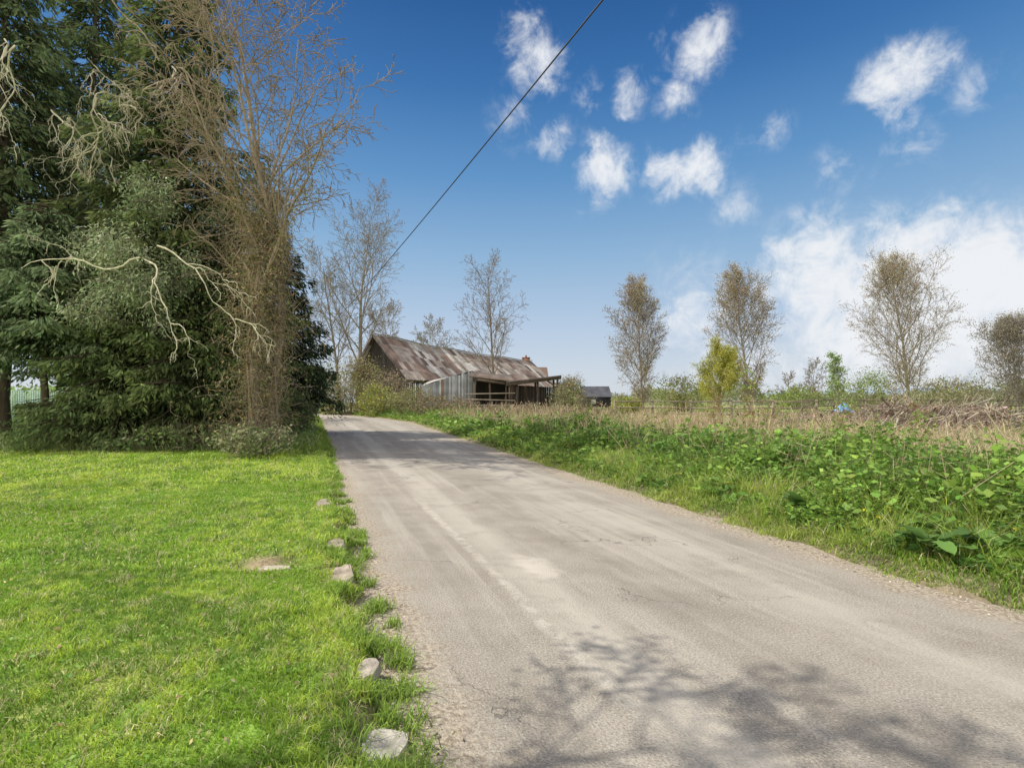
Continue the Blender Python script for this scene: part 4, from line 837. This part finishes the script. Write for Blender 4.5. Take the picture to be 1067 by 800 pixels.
def fence(label, xa, ya, xb, yb, h=1.3, nr_=3, sp=2.4, colr=(.3, .25, .19), name='rail_fence'):
    t = thing(name, label, 'fence', (xa, ya, Hs(xa, ya))); n_ = int(math.hypot(xb-xa, yb-ya)/sp); d = np.array([(xb-xa)/n_, (yb-ya)/n_, 0])
    for i in range(n_+1):
        A = Acc(); p_ = d*i; add_box(A, (p_[0], p_[1], h/2-.05), (.12, .12, h+.1), np.array(colr)*r_.uniform(.8, 1.2)); A.build('post', M_wood, t)
    for k_ in range(nr_):
        A = Acc(); zz_ = h*(.3+.62*k_/max(1, nr_-1))
        for i in range(n_): add_beam(A, d*i+[0, -.09, zz_+r_.uniform(-.04, .04)], d*(i+1)+[0, -.09, zz_+r_.uniform(-.04, .04)], .04, .09, np.array(colr)*r_.uniform(.8, 1.2))
        A.build('rail', M_wood, t)
fence('weathered post and rail fence across the field below the poplars', gx(640, 36), 36, gx(850, 33), 33, h=1.4, colr=(.22, .18, .14))
fence('farther post and rail fence behind the brush pile', gx(835, 46), 46, gx(1075, 44), 44, h=1.5, colr=(.16, .13, .10))
Yf = 26.; fx0, fx1 = -31., gx(98, Yf); t = thing('mesh_fence', 'pale green mesh garden fence glimpsed under the far left trees', 'fence', (fx0, Yf, 0))
A = Acc()
for i in range(0, 110): xx_ = (fx1-fx0)*i/110; add_box(A, (xx_, 0, 1.3), (.03, .02, 1.7), (.50, .68, .62))
for i in range(0, 14): add_box(A, ((fx1-fx0)/2, .02, .5+i*.125), (fx1-fx0, .02, .03), (.50, .70, .64))
A.build('mesh', M_wood, t)
for i in range(5):
    A = Acc(); add_box(A, ((fx1-fx0)*i/4, .06, 1.2), (.09, .09, 2.4), (.4, .5, .42)); A.build('post', M_wood, t)

t = thing('brush_pile', 'long heap of cut grey brown branches in the field at right', 'brush pile', (gx(925, 18), 18, Hs(gx(925, 18), 18)))
A = Acc(); n_ = 10000; xx = r_.uniform(-4.6, 5.6, n_)
def hpf(xx): return (.3+.72*np.exp(-((xx-.4)/2.0)**2)+.55*np.exp(-((xx-3.2)/1.2)**2)+.32*np.exp(-((xx+2.8)/1.0)**2)+.35*vn(xx*1.3, xx*0, 4))*(1-np.clip(np.abs(xx-.5)/5.4, 0, 1)**4)
hp = hpf(xx); yy = r_.normal(0, .9, n_)
zz = hp*r_.random(n_)**.7*np.exp(-(yy/1.5)**2); an = r_.uniform(0, 6.28, n_); el = r_.normal(0, .5, n_); Lg = r_.uniform(.25, 1.4, n_); rad = r_.uniform(.005, .015, n_)*(1+2.5*(r_.random(n_) < .06))
Dq = np.stack([np.cos(an)*np.cos(el), np.sin(an)*np.cos(el)*.6, np.sin(el)], 1); P = np.stack([xx, yy, zz+.05], 1)
bc = np.array([(.44, .37, .29), (.33, .27, .21), (.56, .49, .40), (.26, .19, .14)])[r_.integers(0, 4, n_)]
add_segs(A, P-Dq*Lg[:, None]/2, P+Dq*Lg[:, None]/2, rad, rad*.5, 4, jitc(bc, n_, .2, r_)); A.build('branches', M_twig, t)
A = Acc(); gxx, gyy = np.meshgrid(np.linspace(-4.4, 5.4, 50), np.linspace(-1.9, 1.9, 18)); hzz = hpf(gxx)*.7*np.exp(-(gyy/1.1)**2)*(.7+.6*fbm(gxx*2, gyy*2, 3))-.08
idx = np.arange(gxx.size).reshape(gxx.shape); A.add(np.stack([gxx, gyy, hzz], -1).reshape(-1, 3), np.stack([idx[:-1, :-1], idx[:-1, 1:], idx[1:, 1:], idx[1:, :-1]], -1).reshape(-1, 4), (.20, .155, .11)); A.build('soil_heap', M_ground, t, smooth=True)
A = Acc(); g = 14; uu, vv = np.meshgrid(np.linspace(-1, 1, g), np.linspace(-1, 1, g)); hz = .6*np.exp(-(uu**2*1.1+vv**2*1.1))+.25*fbm(uu*3+5, vv*3+5, 7)-.05
idx = np.arange(g*g).reshape(g, g); A.add(np.stack([uu*.5, vv*.5, hz], -1).reshape(-1, 3), np.stack([idx[:-1, :-1], idx[:-1, 1:], idx[1:, 1:], idx[1:, :-1]], -1).reshape(-1, 4), (.16, .36, .66))
o = A.build('blue_tarpaulin', M_tarp, smooth=True); o.location = (gx(877, 30), 30, Hs(gx(877, 30), 30)+.5); tag(o, 'crumpled bright blue tarpaulin heap behind the brush pile', 'tarpaulin')

P0 = np.array([gx(628, 6.2), 6.2, gz(0, 6.2)]); P1 = np.array([gx(330, 40), 40, gz(352, 40)])
tt = np.linspace(-.35, 1, 50); pts = P0[None]*(1-tt[:, None])+P1[None]*tt[:, None]; pts[:, 2] -= 1.1*tt*(1-tt)
A = Acc(); add_tube(A, pts, .011, 6, (.03, .03, .032)); tag(A.build('overhead_cable', M_wire, smooth=True), 'black overhead cable sloping down across the sky', 'cable')
